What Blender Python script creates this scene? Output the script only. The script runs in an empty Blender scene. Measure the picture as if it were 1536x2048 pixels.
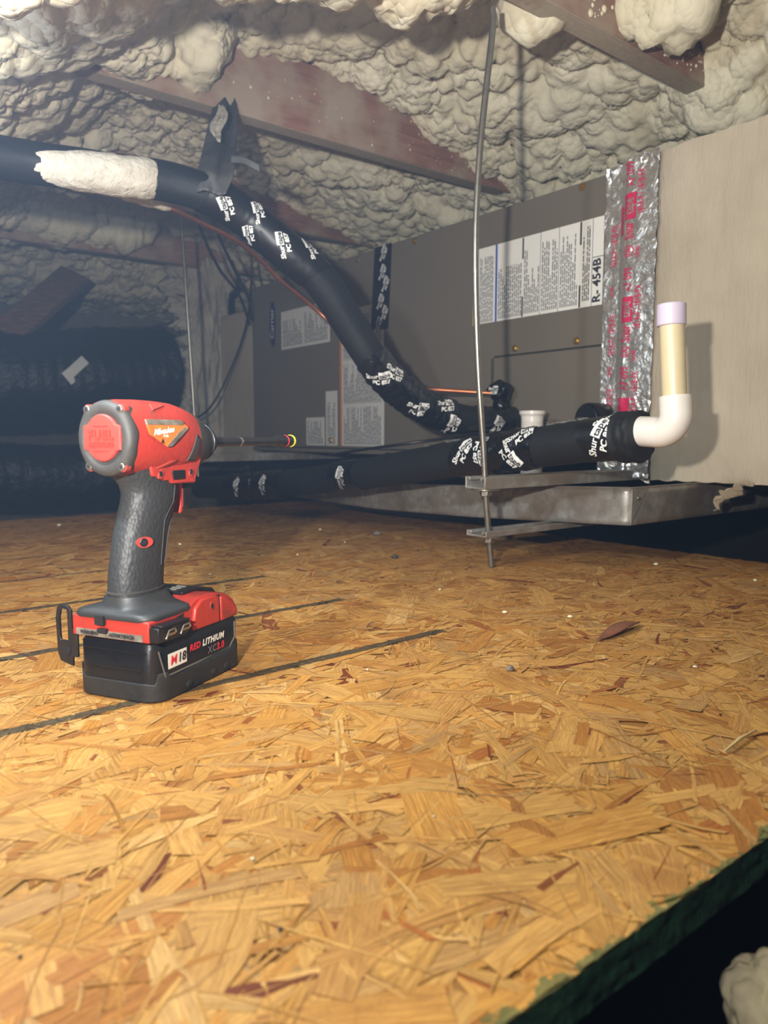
import bpy, math, random
import numpy as np
from mathutils import Vector, Matrix, noise
random.seed(7); RNG = np.random.default_rng(7)
SC = bpy.context.scene; COL = SC.collection

# ------------------------------------------------------------------ camera, world, lamps, exposure
FPX = 1480.0; PITCH = math.atan(156/FPX); YAW = math.atan2(.617, .787)
CAM = np.array([0, 0, .2])
FH = np.array([math.sin(YAW), math.cos(YAW), 0]); CR = np.array([math.cos(YAW), -math.sin(YAW), 0])
CF = math.cos(PITCH)*FH - np.array([0, 0, math.sin(PITCH)]); CU = math.sin(PITCH)*FH + np.array([0, 0, math.cos(PITCH)])
cd = bpy.data.cameras.new('camera'); cam = bpy.data.objects.new('camera', cd); COL.objects.link(cam)
cam.location = CAM; cam.rotation_euler = (math.pi/2 - PITCH, 0, -YAW)
cd.sensor_fit = 'VERTICAL'; cd.sensor_height = 36; cd.lens = 36*FPX/2048; cd.clip_start = .02; cd.clip_end = 50
cd.dof.use_dof = True; cd.dof.focus_distance = .72; cd.dof.aperture_fstop = 9
SC.camera = cam
w = bpy.data.worlds.new('world'); SC.world = w; w.use_nodes = True
w.node_tree.nodes['Background'].inputs[0].default_value = (.75, .82, 1, 1); w.node_tree.nodes['Background'].inputs[1].default_value = .012
vs = w.node_tree.nodes.new('ShaderNodeVolumeScatter')      # thin blue haze added everywhere to imitate lens glare at upper left
vs.inputs['Color'].default_value = (.46, .66, 1, 1); vs.inputs['Density'].default_value = .038; vs.inputs['Anisotropy'].default_value = .1
w.node_tree.links.new(vs.outputs[0], w.node_tree.nodes['World Output'].inputs['Volume'])
def lamp(name, kind, loc, aim, power, color, size, cone=None, blend=1):
    l = bpy.data.lights.new(name, kind); o = bpy.data.objects.new(name, l); COL.objects.link(o)
    o.location = loc; o.rotation_euler = (Vector(aim)-Vector(loc)).to_track_quat('-Z', 'Y').to_euler()
    l.energy = power; l.color = color; l.shadow_soft_size = size
    if kind == 'SPOT': l.spot_size = math.radians(cone); l.spot_blend = blend
    return o
LP = CAM - .14*CR + np.array([0, 0, .10])
lamp('head_lamp', 'SPOT', LP, LP + FH - .05*CR + np.array([0, 0, .36]), 66, (1, .96, .91), .013, 128, 1)
lamp('head_lamp_spill', 'POINT', LP, LP+FH, 4.4, (1, .94, .85), .013)
GL = CAM + .40*CF - .33*CR + .36*CU
lamp('added_glare_lamp', 'POINT', GL, GL+FH, 15, (.70, .84, 1), .02)  # added bluish lamp out of view, imitates the glare at upper left
GL2 = CAM + .90*CF - .62*CR + .44*CU
lamp('added_glare_lamp', 'POINT', GL2, GL2+FH, 2.0, (.72, .84, 1), .03)  # second added lamp, lifts the shaded foam bay and glow on the left
SC.view_settings.view_transform = 'Standard'; SC.view_settings.look = 'None'
SC.cycles.max_bounces = 5; SC.cycles.diffuse_bounces = 3; SC.cycles.glossy_bounces = 3; SC.cycles.volume_bounces = 0
SC.view_settings.exposure = 0; SC.view_settings.gamma = 1; SC.view_settings.use_curve_mapping = False

# ------------------------------------------------------------------ helpers
def at(px, py, ax, v):                       # where the sight line of a pixel meets the plane axis = v
    r = CF + (px-768)/FPX*CR + (1024-py)/FPX*CU
    return CAM + r*(v-CAM[ax])/r[ax]
def W(px, py, d): return CAM + d*(CF + (px-768)/FPX*CR + (1024-py)/FPX*CU)
def lin(c):
    if isinstance(c, str): c = [int(c[i:i+2], 16)/255 for i in (0, 2, 4)]
    return tuple(x/12.92 if x <= .04045 else ((x+.055)/1.055)**2.4 for x in c) + (1,)

class NT:                                    # tiny node expression helper
    def __init__(s, name, rough=.6, metal=0, spec=.5):
        s.m = bpy.data.materials.new(name); s.m.use_nodes = True; s.t = s.m.node_tree
        s.b = s.t.nodes['Principled BSDF']
        s.b.inputs['Roughness'].default_value = rough; s.b.inputs['Metallic'].default_value = metal
        s.b.inputs['Specular IOR Level'].default_value = spec
        s.tc = s.t.nodes.new('ShaderNodeTexCoord')
    def set(s, sock, v):
        if isinstance(v, bpy.types.NodeSocket): s.t.links.new(v, sock)
        elif v is not None: sock.default_value = v
    def math(s, op, a, b=None, c=None, clamp=False):
        n = s.t.nodes.new('ShaderNodeMath'); n.operation = op; n.use_clamp = clamp
        for i, v in enumerate((a, b, c)): s.set(n.inputs[i], v)
        return n.outputs[0]
    def noise(s, scale, detail=4, rough=.5, vec=None, dist=0, out=0):
        n = s.t.nodes.new('ShaderNodeTexNoise'); n.inputs['Scale'].default_value = scale
        n.inputs['Detail'].default_value = detail; n.inputs['Roughness'].default_value = rough; n.inputs['Distortion'].default_value = dist
        s.t.links.new(vec or s.tc.outputs['Object'], n.inputs['Vector']); return n.outputs[out]
    def voro(s, scale, vec=None, feat='F1', out='Distance'):
        n = s.t.nodes.new('ShaderNodeTexVoronoi'); n.inputs['Scale'].default_value = scale; n.feature = feat
        s.t.links.new(vec or s.tc.outputs['Object'], n.inputs['Vector']); return n.outputs[out]
    def mapv(s, scale, vec=None, rot=(0, 0, 0)):
        n = s.t.nodes.new('ShaderNodeMapping'); n.inputs['Scale'].default_value = scale; n.inputs['Rotation'].default_value = rot
        s.t.links.new(vec or s.tc.outputs['Object'], n.inputs['Vector']); return n.outputs[0]
    def ramp(s, fac, stops):
        n = s.t.nodes.new('ShaderNodeValToRGB'); e = n.color_ramp.elements
        while len(e) < len(stops): e.new(.5)
        for k, (p, c) in enumerate(stops):
            e[k].position = p; e[k].color = c if len(c) == 4 and not isinstance(c, str) else lin(c)
        s.t.links.new(fac, n.inputs[0]); return n.outputs[0]
    def mix(s, fac, a, b, mode='MIX'):
        n = s.t.nodes.new('ShaderNodeMix'); n.data_type = 'RGBA'; n.blend_type = mode
        s.set(n.inputs[0], fac); s.set(n.inputs[6], lin(a) if isinstance(a, str) else a); s.set(n.inputs[7], lin(b) if isinstance(b, str) else b)
        return n.outputs[2]
    def sep(s, vec):
        n = s.t.nodes.new('ShaderNodeSeparateXYZ'); s.t.links.new(vec, n.inputs[0]); return n.outputs
    def attr(s, name):
        n = s.t.nodes.new('ShaderNodeAttribute'); n.attribute_name = name; return n.outputs
    def col(s, v): s.set(s.b.inputs['Base Color'], lin(v) if isinstance(v, str) else v); return s
    def bump(s, h, dist=.001, strength=1):
        n = s.t.nodes.new('ShaderNodeBump'); n.inputs['Distance'].default_value = dist; n.inputs['Strength'].default_value = strength
        s.t.links.new(h, n.inputs['Height']); s.t.links.new(n.outputs[0], s.b.inputs['Normal']); return s
    def rough(s, v): s.set(s.b.inputs['Roughness'], v); return s

def simple(name, c, rough=.6, metal=0, var=.0, scale=60, bump=0, spec=.5, c2=None):
    n = NT(name, rough, metal, spec)
    if var or c2:
        f = n.noise(scale, 5, .6)
        n.col(n.mix(n.ramp(f, [(.5-.25, (0, 0, 0, 1)), (.75, (1, 1, 1, 1))]), c, c2 or tuple(x*(1-var) for x in lin(c)[:3])+(1,)))
    else: n.col(c)
    if bump: n.bump(n.noise(scale*3, 4, .6), bump)
    return n.m

M = {}
# foam
n = NT('foam', .72, 0, .35)
n.col(n.ramp(n.noise(5, 4, .6), [(.3, 'cbc1a2'), (.7, 'dbd3ba')]))
wv = n.t.nodes.new('ShaderNodeVectorMath'); wv.operation = 'MULTIPLY_ADD'; n.t.links.new(n.noise(40, 2, .5, out=1), wv.inputs[0]); wv.inputs[1].default_value = (.012, .012, .012); n.t.links.new(n.tc.outputs['Object'], wv.inputs[2])
sv = n.voro(75, wv.outputs[0], 'F1'); n.bump(n.math('MULTIPLY', n.math('MULTIPLY', sv, sv), n.ramp(n.noise(9, 2), [(.4, (.25, .25, .25, 1)), (.6, (1, 1, 1, 1))])), -.0045); M['foam'] = n.m
n = NT('foam_darkened', .85, 0, .2); n.col(n.ramp(n.noise(30, 4, .6), [(.3, 'a99f8c'), (.7, 'c2baa9')])); n.bump(n.noise(90, 4, .6, dist=.6), .004); M['foam_darkened'] = n.m  # same spray foam, its colour darkened against the strong lamp nearby
n = NT('wood', .75, 0, .3)
g = n.noise(1, 5, .6, n.mapv((6, 90, 90)), 1.2)
n.col(n.mix(n.ramp(n.noise(7, 3, .6), [(.42, (0, 0, 0, 1)), (.62, (1, 1, 1, 1))]), n.ramp(g, [(.3, '7a5244'), (.7, '9c7560')]), 'a08f7c')); n.bump(g, .001); M['beam'] = n.m
geo = n.t.nodes.new('ShaderNodeNewGeometry'); dn = n.math('LESS_THAN', n.sep(geo.outputs['True Normal'])[2], -.6)   # overspray dust clings to the undersides
n.col(n.mix(n.math('MULTIPLY', dn, n.ramp(n.noise(120, 4, .7), [(.35, (.45, .45, .45, 1)), (.6, (.95, .95, .95, 1))])), n.b.inputs['Base Color'].links[0].from_socket, 'a3977f'))
n = NT('wood_dark', .8, 0, .3)
g = n.noise(1, 5, .6, n.mapv((6, 90, 90)), 1.2)
n.col(n.ramp(g, [(.3, '4d382a'), (.7, '7a5c44')])); n.bump(g, .001); M['joist'] = n.m
M['black'] = simple('unlit_black', '15130f', .9, bump=.002, scale=20)  # floor below and right wall coloured near black to stand for unlit space
M['insul'] = simple('black_foam_rubber', '121212', .62, var=.25, scale=40, bump=.0004, spec=.35)
n = NT('black_tape', .33, 0, .5); n.col('0b0b0d'); n.bump(n.noise(50, 3, .6, dist=1.5), .0022); M['tape'] = n.m
M['tape_flat'] = simple('flat_black_tape', '0b0b0d', .42, spec=.4)
M['tape'].node_tree.nodes['Principled BSDF'].inputs['Roughness'].default_value = .24
M['white_ink'] = simple('white_ink', 'd8d8d4', .5)
M['pvc'] = simple('white_pvc', 'd8d1c8', .28, var=.05, scale=30)
M['pvc_cream'] = simple('cream_pvc', 'c9b994', .35, var=.07, scale=50)
M['pvc_primer'] = simple('primer_stained_pvc', 'c2b6c6', .3, var=.04)
M['copper'] = simple('copper', 'b4714c', .38, .8, var=.35, scale=50)
n = NT('galvanised', .42, .5)
v = n.voro(85, out='Color'); f = n.noise(9, 5, .65)
n.col(n.mix(n.ramp(f, [(.45, (0, 0, 0, 1)), (.62, (1, 1, 1, 1))]), n.mix(n.ramp(v, [(.2, (0, 0, 0, 1)), (.8, (1, 1, 1, 1))]), '8f8c85', 'a3a099'), '84796c'))
n.rough(n.ramp(n.noise(25, 4, .6), [(.3, (.32, .32, .32, 1)), (.7, (.62, .62, .62, 1))])); n.bump(n.noise(30, 3), .0006); M['galv'] = n.m
M['zinc'] = simple('zinc_steel', '9b968a', .35, .85, var=.35, scale=90)
n = NT('mastic', .8, 0, .3)
a = n.noise(1, 4, .6, n.mapv((12, 26, 9)), 1.2); b_ = n.noise(1, 3, .55, n.mapv((20, 110, 16), rot=(.5, 0, 0)), 2.5)
n.col(n.ramp(n.noise(6, 4, .6), [(.3, 'a6998400'[:6]), (.7, 'b7ab96')])); n.bump(n.math('ADD', a, n.math('MULTIPLY', b_, .4)), .003); M['mastic'] = n.m
M['taupe'] = simple('painted_steel', '6b6357', .42, 0, var=.06, scale=4, spec=.45)
M['seam'] = simple('dark_seam', '2e2b28', .7)
M['paper'] = simple('label_paper', 'dfdcd4', .45, var=.04, scale=12)
M['paper_dull'] = simple('dull_label_paper', 'c4c2bc', .5, var=.08, scale=20)  # greyer white than the plain label paper
M['ink'] = simple('black_ink', '1c1c20', .6); M['ink_grey'] = simple('grey_ink', '67676a', .6)
M['ink_blue'] = simple('blue_ink', '2851a8', .5); M['ink_navy'] = simple('navy_badge', '1c2444', .4)
M['ink_red'] = simple('red_ink', 'c2214f', .45); M['ink_yellow'] = simple('yellow_paper', 'c9ab4a', .5)
M['ink_orange'] = simple('orange_ink', 'b9744e', .5)
M['brass'] = simple('brass_screw', 'b59a55', .35, .9)
n = NT('foil', .25, .85); n.col('e8e5de'); n.bump(n.math('ADD', n.noise(38, 3, .6, dist=2), n.math('MULTIPLY', n.voro(60), .3)), .0025); M['foil'] = n.m
M['plastic_black'] = simple('black_plastic_film', '08090b', .42, 0, bump=.010, scale=9, spec=.25)
M['fabric'] = simple('black_cloth', '1b1c20', .75, 0, c2='55534f', scale=9, bump=.002)
M['cable'] = simple('black_cable', '101012', .4)
M['drab'] = simple('grey_insulation', '7d776c', .9, var=.4, scale=14, bump=.01)
# drill
n = NT('drill_red', .42, 0, .5); f = n.noise(45, 6, .7)
n.col(n.mix(n.ramp(f, [(.50, (0, 0, 0, 1)), (.70, (1, 1, 1, 1))]), 'a63127', '77332b')); n.bump(n.noise(160, 4), .0004); M['red'] = n.m
M['red_badge'] = simple('red_badge', 'a53a31', .5, var=.2, scale=70, bump=.0002)
n = NT('grip_rubber', .52, 0, .4); n.col('2c2d2e')
mp = n.mapv((1, 1, .7)); n.bump(n.ramp(n.voro(360, mp), [(0, (0, 0, 0, 1)), (.8, (1, 1, 1, 1))]), -.00035); M['grip'] = n.m
M['rubber'] = simple('grey_rubber', '2d2d2d', .62, c2='3c3935', scale=50, bump=.0004)
M['drill_black'] = simple('black_plastic', '17181b', .33, var=.3, scale=60, bump=.0002)
M['grip2'] = simple('smooth_rubber', '2c2d2e', .5, bump=.0002)
M['bumper'] = simple('scuffed_bumper', '1c1d1f', .6, c2='2c2a27', scale=60, bump=.0005)
M['steel'] = simple('dark_steel', '4a4a4c', .35, .8, var=.3, scale=120)
M['bright_steel'] = simple('bright_steel', 'a9a39a', .3, .9)
M['silver_line'] = simple('grey_trim', '6b6a66', .5)
M['hot_red'] = simple('red_band', 'd8283c', .4); M['hot_yellow'] = simple('yellow_band', 'e6df2c', .4)
M['sticker_orange'] = simple('orange_sticker', 'dd5226', .45, c2='d97a30', scale=25)
M['batt'] = simple('torn_insulation', 'bdb6a6', .9, c2='8d8678', scale=9, bump=.01); M['sliver'] = simple('reddish_wood', '7d4c33', .7, c2='5f3826', scale=60); M['straw'] = simple('pale_wood', 'c9ad78', .7)
M['worn'] = simple('worn_film', '8a8478', .45, c2='3a3532', scale=80)

def obj(name, me, mat, parent=None):
    o = bpy.data.objects.new(name, me); COL.objects.link(o)
    if mat is not None: me.materials.append(M[mat] if isinstance(mat, str) else mat)
    if parent is not None: o.parent = parent
    return o
def empty(name, loc=(0, 0, 0), rz=0):
    o = bpy.data.objects.new(name, None); COL.objects.link(o); o.location = loc; o.rotation_euler = (0, 0, rz); o.empty_display_size = .05
    return o
def tag(o, label=None, cat=None, group=None, kind=None):
    for k, v in (('label', label), ('category', cat), ('group', group), ('kind', kind)):
        if v: o[k] = v
    return o

class B:
    def __init__(s): s.v = []; s.f = []
    def add(s, vs, fs):
        k = len(s.v); s.v += [tuple(p) for p in vs]; s.f += [tuple(i+k for i in f) for f in fs]; return s
    def box(s, a, b, mtx=None):
        vs = [Vector((x, y, z)) for x in (a[0], b[0]) for y in (a[1], b[1]) for z in (a[2], b[2])]
        if mtx: vs = [mtx @ p for p in vs]
        return s.add(vs, [(0, 1, 3, 2), (4, 6, 7, 5), (0, 4, 5, 1), (2, 3, 7, 6), (0, 2, 6, 4), (1, 5, 7, 3)])
    def prism(s, poly, ax, a, b):            # poly in the two other axes (in xyz order)
        n = len(poly); o = [i for i in range(3) if i != ax]; vs = []
        for t in (a, b):
            for p in poly:
                q = [0, 0, 0]; q[o[0]] = p[0]; q[o[1]] = p[1]; q[ax] = t; vs.append(q)
        return s.add(vs, [tuple(range(n)), tuple(range(2*n-1, n-1, -1))] + [(i, i+n, (i+1) % n+n, (i+1) % n) for i in range(n)])
    def loft(s, rings, cap=True, closed=True):
        n = len(rings[0]); m = len(rings); fs = []
        for j in range(m-1):
            for i in range(n if closed else n-1):
                k = (i+1) % n; fs.append((j*n+i, j*n+k, (j+1)*n+k, (j+1)*n+i))
        if cap: fs += [tuple(range(n))[::-1], tuple(range((m-1)*n, m*n))]
        return s.add([p for r in rings for p in r], fs)
    def tube(s, path, rad, n=16, rf=None, cap=True):
        P = [Vector(p) for p in path]; rings = []; up = None
        for i, p in enumerate(P):
            t = (P[min(i+1, len(P)-1)] - P[max(i-1, 0)]).normalized()
            if up is None: up = Vector((0, 0, 1)) if abs(t.z) < .9 else Vector((1, 0, 0))
            a = (up - t*up.dot(t)).normalized(); b = t.cross(a); up = a
            r = rad[i] if hasattr(rad, '__len__') else rad
            rings.append([p + (a*math.cos(q)+b*math.sin(q))*(r if rf is None else rf(r, i, q, p)) for q in [2*math.pi*k/n for k in range(n)]])
        return s.loft(rings, cap)
    def cyl(s, a, b, r, n=20, r2=None): return s.tube([a, b], [r, r if r2 is None else r2], n)
    def grid(s, f, nu, nv):
        vs = [f(i/nu, j/nv) for i in range(nu+1) for j in range(nv+1)]; m = nv+1
        return s.add(vs, [(i*m+j, (i+1)*m+j, (i+1)*m+j+1, i*m+j+1) for i in range(nu) for j in range(nv)])
    def ball(s, c, r, n=10, m=7, ns=0):
        c = Vector(c); rr = (r, r, r) if not hasattr(r, '__len__') else r; sd = random.random()*50
        rings = []
        for j in range(m+1):
            th = math.pi*(.02+.96*j/m)
            ring = []
            for i in range(n):
                d = Vector((math.sin(th)*math.cos(2*math.pi*i/n), math.sin(th)*math.sin(2*math.pi*i/n), -math.cos(th)))
                q = 1+ns*noise.noise(d*1.7+Vector((sd, 0, 0)))
                ring.append(c+Vector((d.x*rr[0]*q, d.y*rr[1]*q, d.z*rr[2]*q)))
            rings.append(ring)
        return s.loft(rings)
    def out(s, name, mat, parent=None, smooth=None, bevel=0, seg=2, sub=0):
        me = bpy.data.meshes.new(name); me.from_pydata(s.v, [], s.f); me.update()
        import bmesh
        bm = bmesh.new(); bm.from_mesh(me); bmesh.ops.recalc_face_normals(bm, faces=bm.faces); bm.to_mesh(me); bm.free()
        o = obj(name, me, mat, parent)
        if bevel:
            m = o.modifiers.new('bevel', 'BEVEL'); m.width = bevel; m.segments = seg; m.limit_method = 'ANGLE'; m.angle_limit = math.radians(35)
        if sub: m = o.modifiers.new('sub', 'SUBSURF'); m.levels = m.render_levels = sub
        if 'print' in name or name in ('lettering', 'letter', 'refrigerant_code', 'rear_ribs', 'rear_notch', 'badge_rule'): o['kind'] = 'stuff'
        if smooth is None: smooth = bevel > 0 or sub > 0
        if smooth: me.shade_smooth() if hasattr(me, 'shade_smooth') else None
        if smooth and not sub:
            me.set_sharp_from_angle(angle=math.radians(38 if smooth is True else smooth))
        return o
def solid(o, t, off=0):
    m = o.modifiers.new('solid', 'SOLIDIFY'); m.thickness = t; m.offset = off; return o

def text_mesh(txt, size, bold=0, shear=0, align='CENTER', spacing=1.0, res=2):
    c = bpy.data.curves.new('t', 'FONT'); c.body = txt; c.size = size; c.offset = bold; c.shear = shear
    c.align_x = align; c.align_y = 'CENTER'; c.space_character = spacing; c.resolution_u = res; c.fill_mode = 'FRONT'
    o = bpy.data.objects.new('t', c); COL.objects.link(o); bpy.context.view_layer.update()
    me = bpy.data.meshes.new_from_object(o.evaluated_get(bpy.context.evaluated_depsgraph_get()))
    v = [tuple(p.co) for p in me.vertices]; f = [tuple(p.vertices) for p in me.polygons]
    bpy.data.objects.remove(o); bpy.data.curves.remove(c); bpy.data.meshes.remove(me)
    return v, f
_tc = {}
def text(B_, txt, size, mp, bold=0, shear=0, align='CENTER', spacing=1.0, sub=False):   # mp: (s, t) -> xyz
    k = (txt, size, bold, shear, align, spacing)
    if k not in _tc: _tc[k] = text_mesh(txt, size, bold, shear, align, spacing)
    v, f = _tc[k]
    return B_.add([mp(p[0], p[1]) for p in v], f)
def catmull(P, per=8):
    P = [Vector(p) for p in P]; Q = [2*P[0]-P[1]] + P + [2*P[-1]-P[-2]]; out = []
    for i in range(1, len(Q)-2):
        for k in range(per):
            t = k/per; a, b, c, d = Q[i-1:i+3]
            out.append(.5*((2*b)+(c-a)*t+(2*a-5*b+4*c-d)*t*t+(3*b-a-3*c+d)*t**3))
    return out+[P[-1]]
def smooth01(x): x = np.clip(x, 0, 1); return x*x*(3-2*x)

# ------------------------------------------------------------------ OSB deck
EX, EY0, EY1 = 1.17, .158, 1.90
def osb_material(name, base_attr):
    n = NT(name, .58, 0, .32)
    X, Y, Z = n.sep(n.tc.outputs['Object'])
    uv = n.attr('strand_uv')['Vector']
    g = n.noise(1, 4, .62, n.mapv((18, 520, 1), uv), .6)
    g2 = n.noise(1, 2, .5, n.mapv((90, 900, 1), uv), .2)
    blot = n.noise(16, 4, .6)
    c = n.attr('tone')['Color'] if base_attr else lin('b08a50')
    c = n.mix(n.ramp(g, [(.35, (0, 0, 0, 1)), (.7, (1, 1, 1, 1))]), n.mix(.42, c, '6a4420', 'MULTIPLY'), c)
    c = n.mix(n.ramp(g2, [(.4, (1, 1, 1, 1)), (.65, (0, 0, 0, 1))]), c, n.mix(.30, c, 'a06a30', 'MULTIPLY'))
    c = n.mix(n.ramp(blot, [(.55, (0, 0, 0, 1)), (.78, (.6, .6, .6, 1))]), c, n.mix(1, c, 'b08a74', 'MULTIPLY'))
    # printed nailing lines
    jag = n.math('MULTIPLY', n.math('SUBTRACT', n.noise(170, 4, .75), .5), .006)
    tot = None
    for y0 in (.546, .727, .917, 1.108, 1.3):
        d = n.math('ABSOLUTE', n.math('SUBTRACT', n.math('SUBTRACT', Y, n.math('MULTIPLY_ADD', X, .027, -.0135)), y0))
        m = n.math('LESS_THAN', n.math('ADD', d, jag), .0062 if y0 < 1 else .003)
        tot = m if tot is None else n.math('MAXIMUM', tot, m)
    tot = n.math('MULTIPLY', tot, n.math('LESS_THAN', n.math('ADD', X, jag), .505))
    cross = n.math('LESS_THAN', n.math('ADD', n.math('ABSOLUTE', n.math('SUBTRACT', X, .507)), jag), .0012)
    cross = n.math('MULTIPLY', cross, n.math('GREATER_THAN', Y, .6))
    tot = n.math('MAXIMUM', tot, n.math('MULTIPLY', cross, .55))
    tot = n.math('MULTIPLY', tot, n.ramp(n.noise(230, 3, .7), [(.28, (.25, .25, .25, 1)), (.42, (.92, .92, .92, 1))]))
    c = n.mix(tot, c, '3b3d39')
    # green edge seal creeping on to the face
    ge = n.math('LESS_THAN', n.math('ADD', Y, n.math('MULTIPLY', n.math('SUBTRACT', n.noise(60, 5, .7), .5), .034)), EY0+.002)
    c = n.mix(n.math('MULTIPLY', ge, .7), c, '3f6b50')
    # black scuffs
    sc = n.ramp(n.noise(1, 5, .7, n.mapv((5, 16, 1)), .5), [(.68, (0, 0, 0, 1)), (.76, (.55, .55, .55, 1))])
    c = n.mix(sc, c, '5a4c3c')
    c = n.mix(1, c, 'eedcb8', 'MULTIPLY')
    n.col(c); n.bump(n.math('ADD', g, n.math('MULTIPLY', n.noise(600, 2), .35)), .0011)
    return n.m
M['osb'] = osb_material('strand_board', False); M['strand'] = osb_material('wood_strands', True)
n = NT('green_edge', .85, 0, .2); n.col(n.ramp(n.noise(90, 5, .7), [(.3, '1d3f30'), (.7, '33604a')])); n.bump(n.noise(300, 4, .7), .004); M['green'] = n.m

b = B(); b.box((-1.3, EY0, -.018), (EX, EY1, -.0012)); floor = b.out('floor', 'osb'); tag(floor, kind='structure')
b = B()
def edge(u, v):
    x = -.35 + u*(EX+.35)
    j = noise.noise(Vector((x*45, v*3, 1)))*.5 + noise.noise(Vector((x*160, v*9, 4)))*.35
    return (x, EY0-.0015+.0025*j, -.0002-v*(.0185+.0018*j*v))
b.grid(edge, 900, 8); e = b.out('painted_edge', 'green', floor, smooth=60)

def strands(N, x0, x1, y0, y1, zlo, zhi, lmin, lmax, wmin, wmax):
    V = []; F = []; UV = []; T = []
    pal = np.array([lin(c)[:3] for c in ('dcb472', 'e2bd7c', 'd8ac66', 'cc9c56', 'dfba7c', 'd4ab70', 'c08c4c', 'eacb94', 'b87a44', '98603a', '84492f', 'cbaa7a')])
    prob = np.array([16, 14, 14, 11, 14, 11, 6, 7, 3.2, 1.5, .9, 8]); prob = prob/prob.sum()
    k = 0
    for i in range(N):
        cx = random.uniform(x0, x1); cy = random.uniform(y0, y1)
        a = random.gauss(.35, .9) if random.random() < .55 else random.uniform(0, math.pi)
        L = random.uniform(lmin, lmax)*random.choice((.5, .8, 1, 1)); w_ = random.uniform(wmin, wmax)*random.choice((.35, .6, 1, 1, 1.2))
        ci = RNG.choice(12, p=prob)
        if ci in (8, 9, 10): w_ *= .6; L *= .8
        tone = pal[ci]*random.uniform(.9, 1.1)
        ca, sa = math.cos(a), math.sin(a); z = random.uniform(zlo, zhi); ti = random.gauss(0, .004); tj = random.gauss(0, .008)
        m = 4; pts = []; tp = random.choice((1, 1, .7, .35))
        bow = random.gauss(0, .03)*L
        for sgn in (1, -1):
            ss = np.linspace(-1, 1, m) if sgn == 1 else np.linspace(1, -1, m)
            for s_ in ss:
                jag = random.uniform(-.12, .12) if abs(s_) == 1 else 0
                u = s_*L/2*(1+jag); v = sgn*w_/2*(1+random.uniform(-.13, .13))+bow*(1-s_*s_)
                pts.append((u, v*tp if s_ > 0 else v))
        for u, v in pts:
            x = cx+u*ca-v*sa; y = cy+u*sa+v*ca
            x = min(x, EX); y = min(max(y, EY0-.0003), EY1)
            V.append((x, y, z+u*ti+v*tj)); UV.append((u+i*.37, v+i*.113, 0)); T.append((*tone, 1))
        F.append(tuple(range(k, k+2*m))); k += 2*m
    me = bpy.data.meshes.new('wood_strand'); me.from_pydata(V, [], F); me.update()
    u_ = me.attributes.new('strand_uv', 'FLOAT_VECTOR', 'POINT'); u_.data.foreach_set('vector', np.array(UV, dtype=np.float32).ravel())
    t_ = me.attributes.new('tone', 'FLOAT_COLOR', 'POINT'); t_.data.foreach_set('color', np.array(T, dtype=np.float32).ravel())
    o = obj('wood_strand', me, 'strand', floor); tag(o, kind='stuff'); return o
def big_strands():
    strands(4500, -.25, EX, EY0, EY1, -.0011, -.0004, .06, .13, .015, .034)
    strands(7500, -.2, EX, EY0, 1.75, -.0007, .0002, .04, .12, .007, .026)
    strands(2600, 0, .95, EY0, .95, -.0004, .0003, .015, .06, .002, .009)
big_strands()
strands(3200, 0, EX, EY0, 1.3, .0000, .0005, .02, .08, .0006, .0018)
# ------------------------------------------------------------------ below and behind the deck
b = B(); b.box((-1.6, -.9, -.36), (2.2, 3.7, -.33)); tag(b.out('floor', 'black'), kind='structure')
for i, (y, lab) in enumerate(((.13, 'rough timber joist in the gap before the green deck edge, bottom right'), (2.06, 'dark timber joist just past the far edge of the deck'))):
    b = B(); b.box((-1.5, y-(.02 if i else .06), -.26), (2.1, y+.02, -.0195 if i else -.088)); tag(b.out('floor_joist', 'joist', bevel=.002), lab, 'joist')
b = B(); b.box((1.9, -.9, -.33), (1.95, 3.7, 1.2)); tag(b.out('wall_right', 'black'), kind='structure')
b = B(); b.box((-1.6, 3.6, -.33), (1.9, 3.65, 2.2)); tag(b.out('wall_back', 'drab'), kind='structure')
b = B(); b.box((-1.6, -.9, -.33), (-1.55, 3.6, 2.2)); tag(b.out('wall_left', 'drab'), kind='structure')

# ------------------------------------------------------------------ foam ceiling
def h3(ix, iy, iz, k):
    n_ = (ix*374761393 + iy*668265263 + iz*2147483647 + k*1274126177) & 0xffffffff
    n_ = ((n_ ^ (n_ >> 13))*1274126177) & 0xffffffff; n_ = ((n_ ^ (n_ >> 16))*2246822519) & 0xffffffff
    return ((n_ ^ (n_ >> 15)) & 0xffffff)/float(0xffffff)
def blobs(P, cell, rmin, rmax, seed, tilt=(0, 0, 0)):
    Q = P/cell; I = np.floor(Q).astype(np.int64); best = np.zeros(len(P)); tilt = np.array(tilt)
    for dx in (-1, 0, 1):
        for dy in (-1, 0, 1):
            for dz in (-1, 0, 1):
                ix, iy, iz = I[:, 0]+dx, I[:, 1]+dy, I[:, 2]+dz
                c = np.stack([ix+h3(ix, iy, iz, seed), iy+h3(ix, iy, iz, seed+1), iz+h3(ix, iy, iz, seed+2)], 1)
                r = rmin+(rmax-rmin)*h3(ix, iy, iz, seed+3)
                d2 = ((Q-c)**2).sum(1); v = np.where(d2 < r*r, np.sqrt(np.maximum(r*r-d2, 0))+(Q-c)@tilt+.0, 0); best = np.maximum(best, v)
    return best*cell
def lown(P, s, seed=0):                      # cheap smooth noise
    out = np.zeros(len(P)); rg = np.random.default_rng(seed)
    for k in range(7):
        d = rg.normal(size=3); d /= np.linalg.norm(d); out += np.sin(P@d*s*rg.uniform(.6, 1.7)+rg.uniform(0, 6.28))
    return out/7
BEAMS = [(.767, .84), (1.385, .64), (2.05, .62), (2.68, .98)]
LUMPS = []
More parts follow.
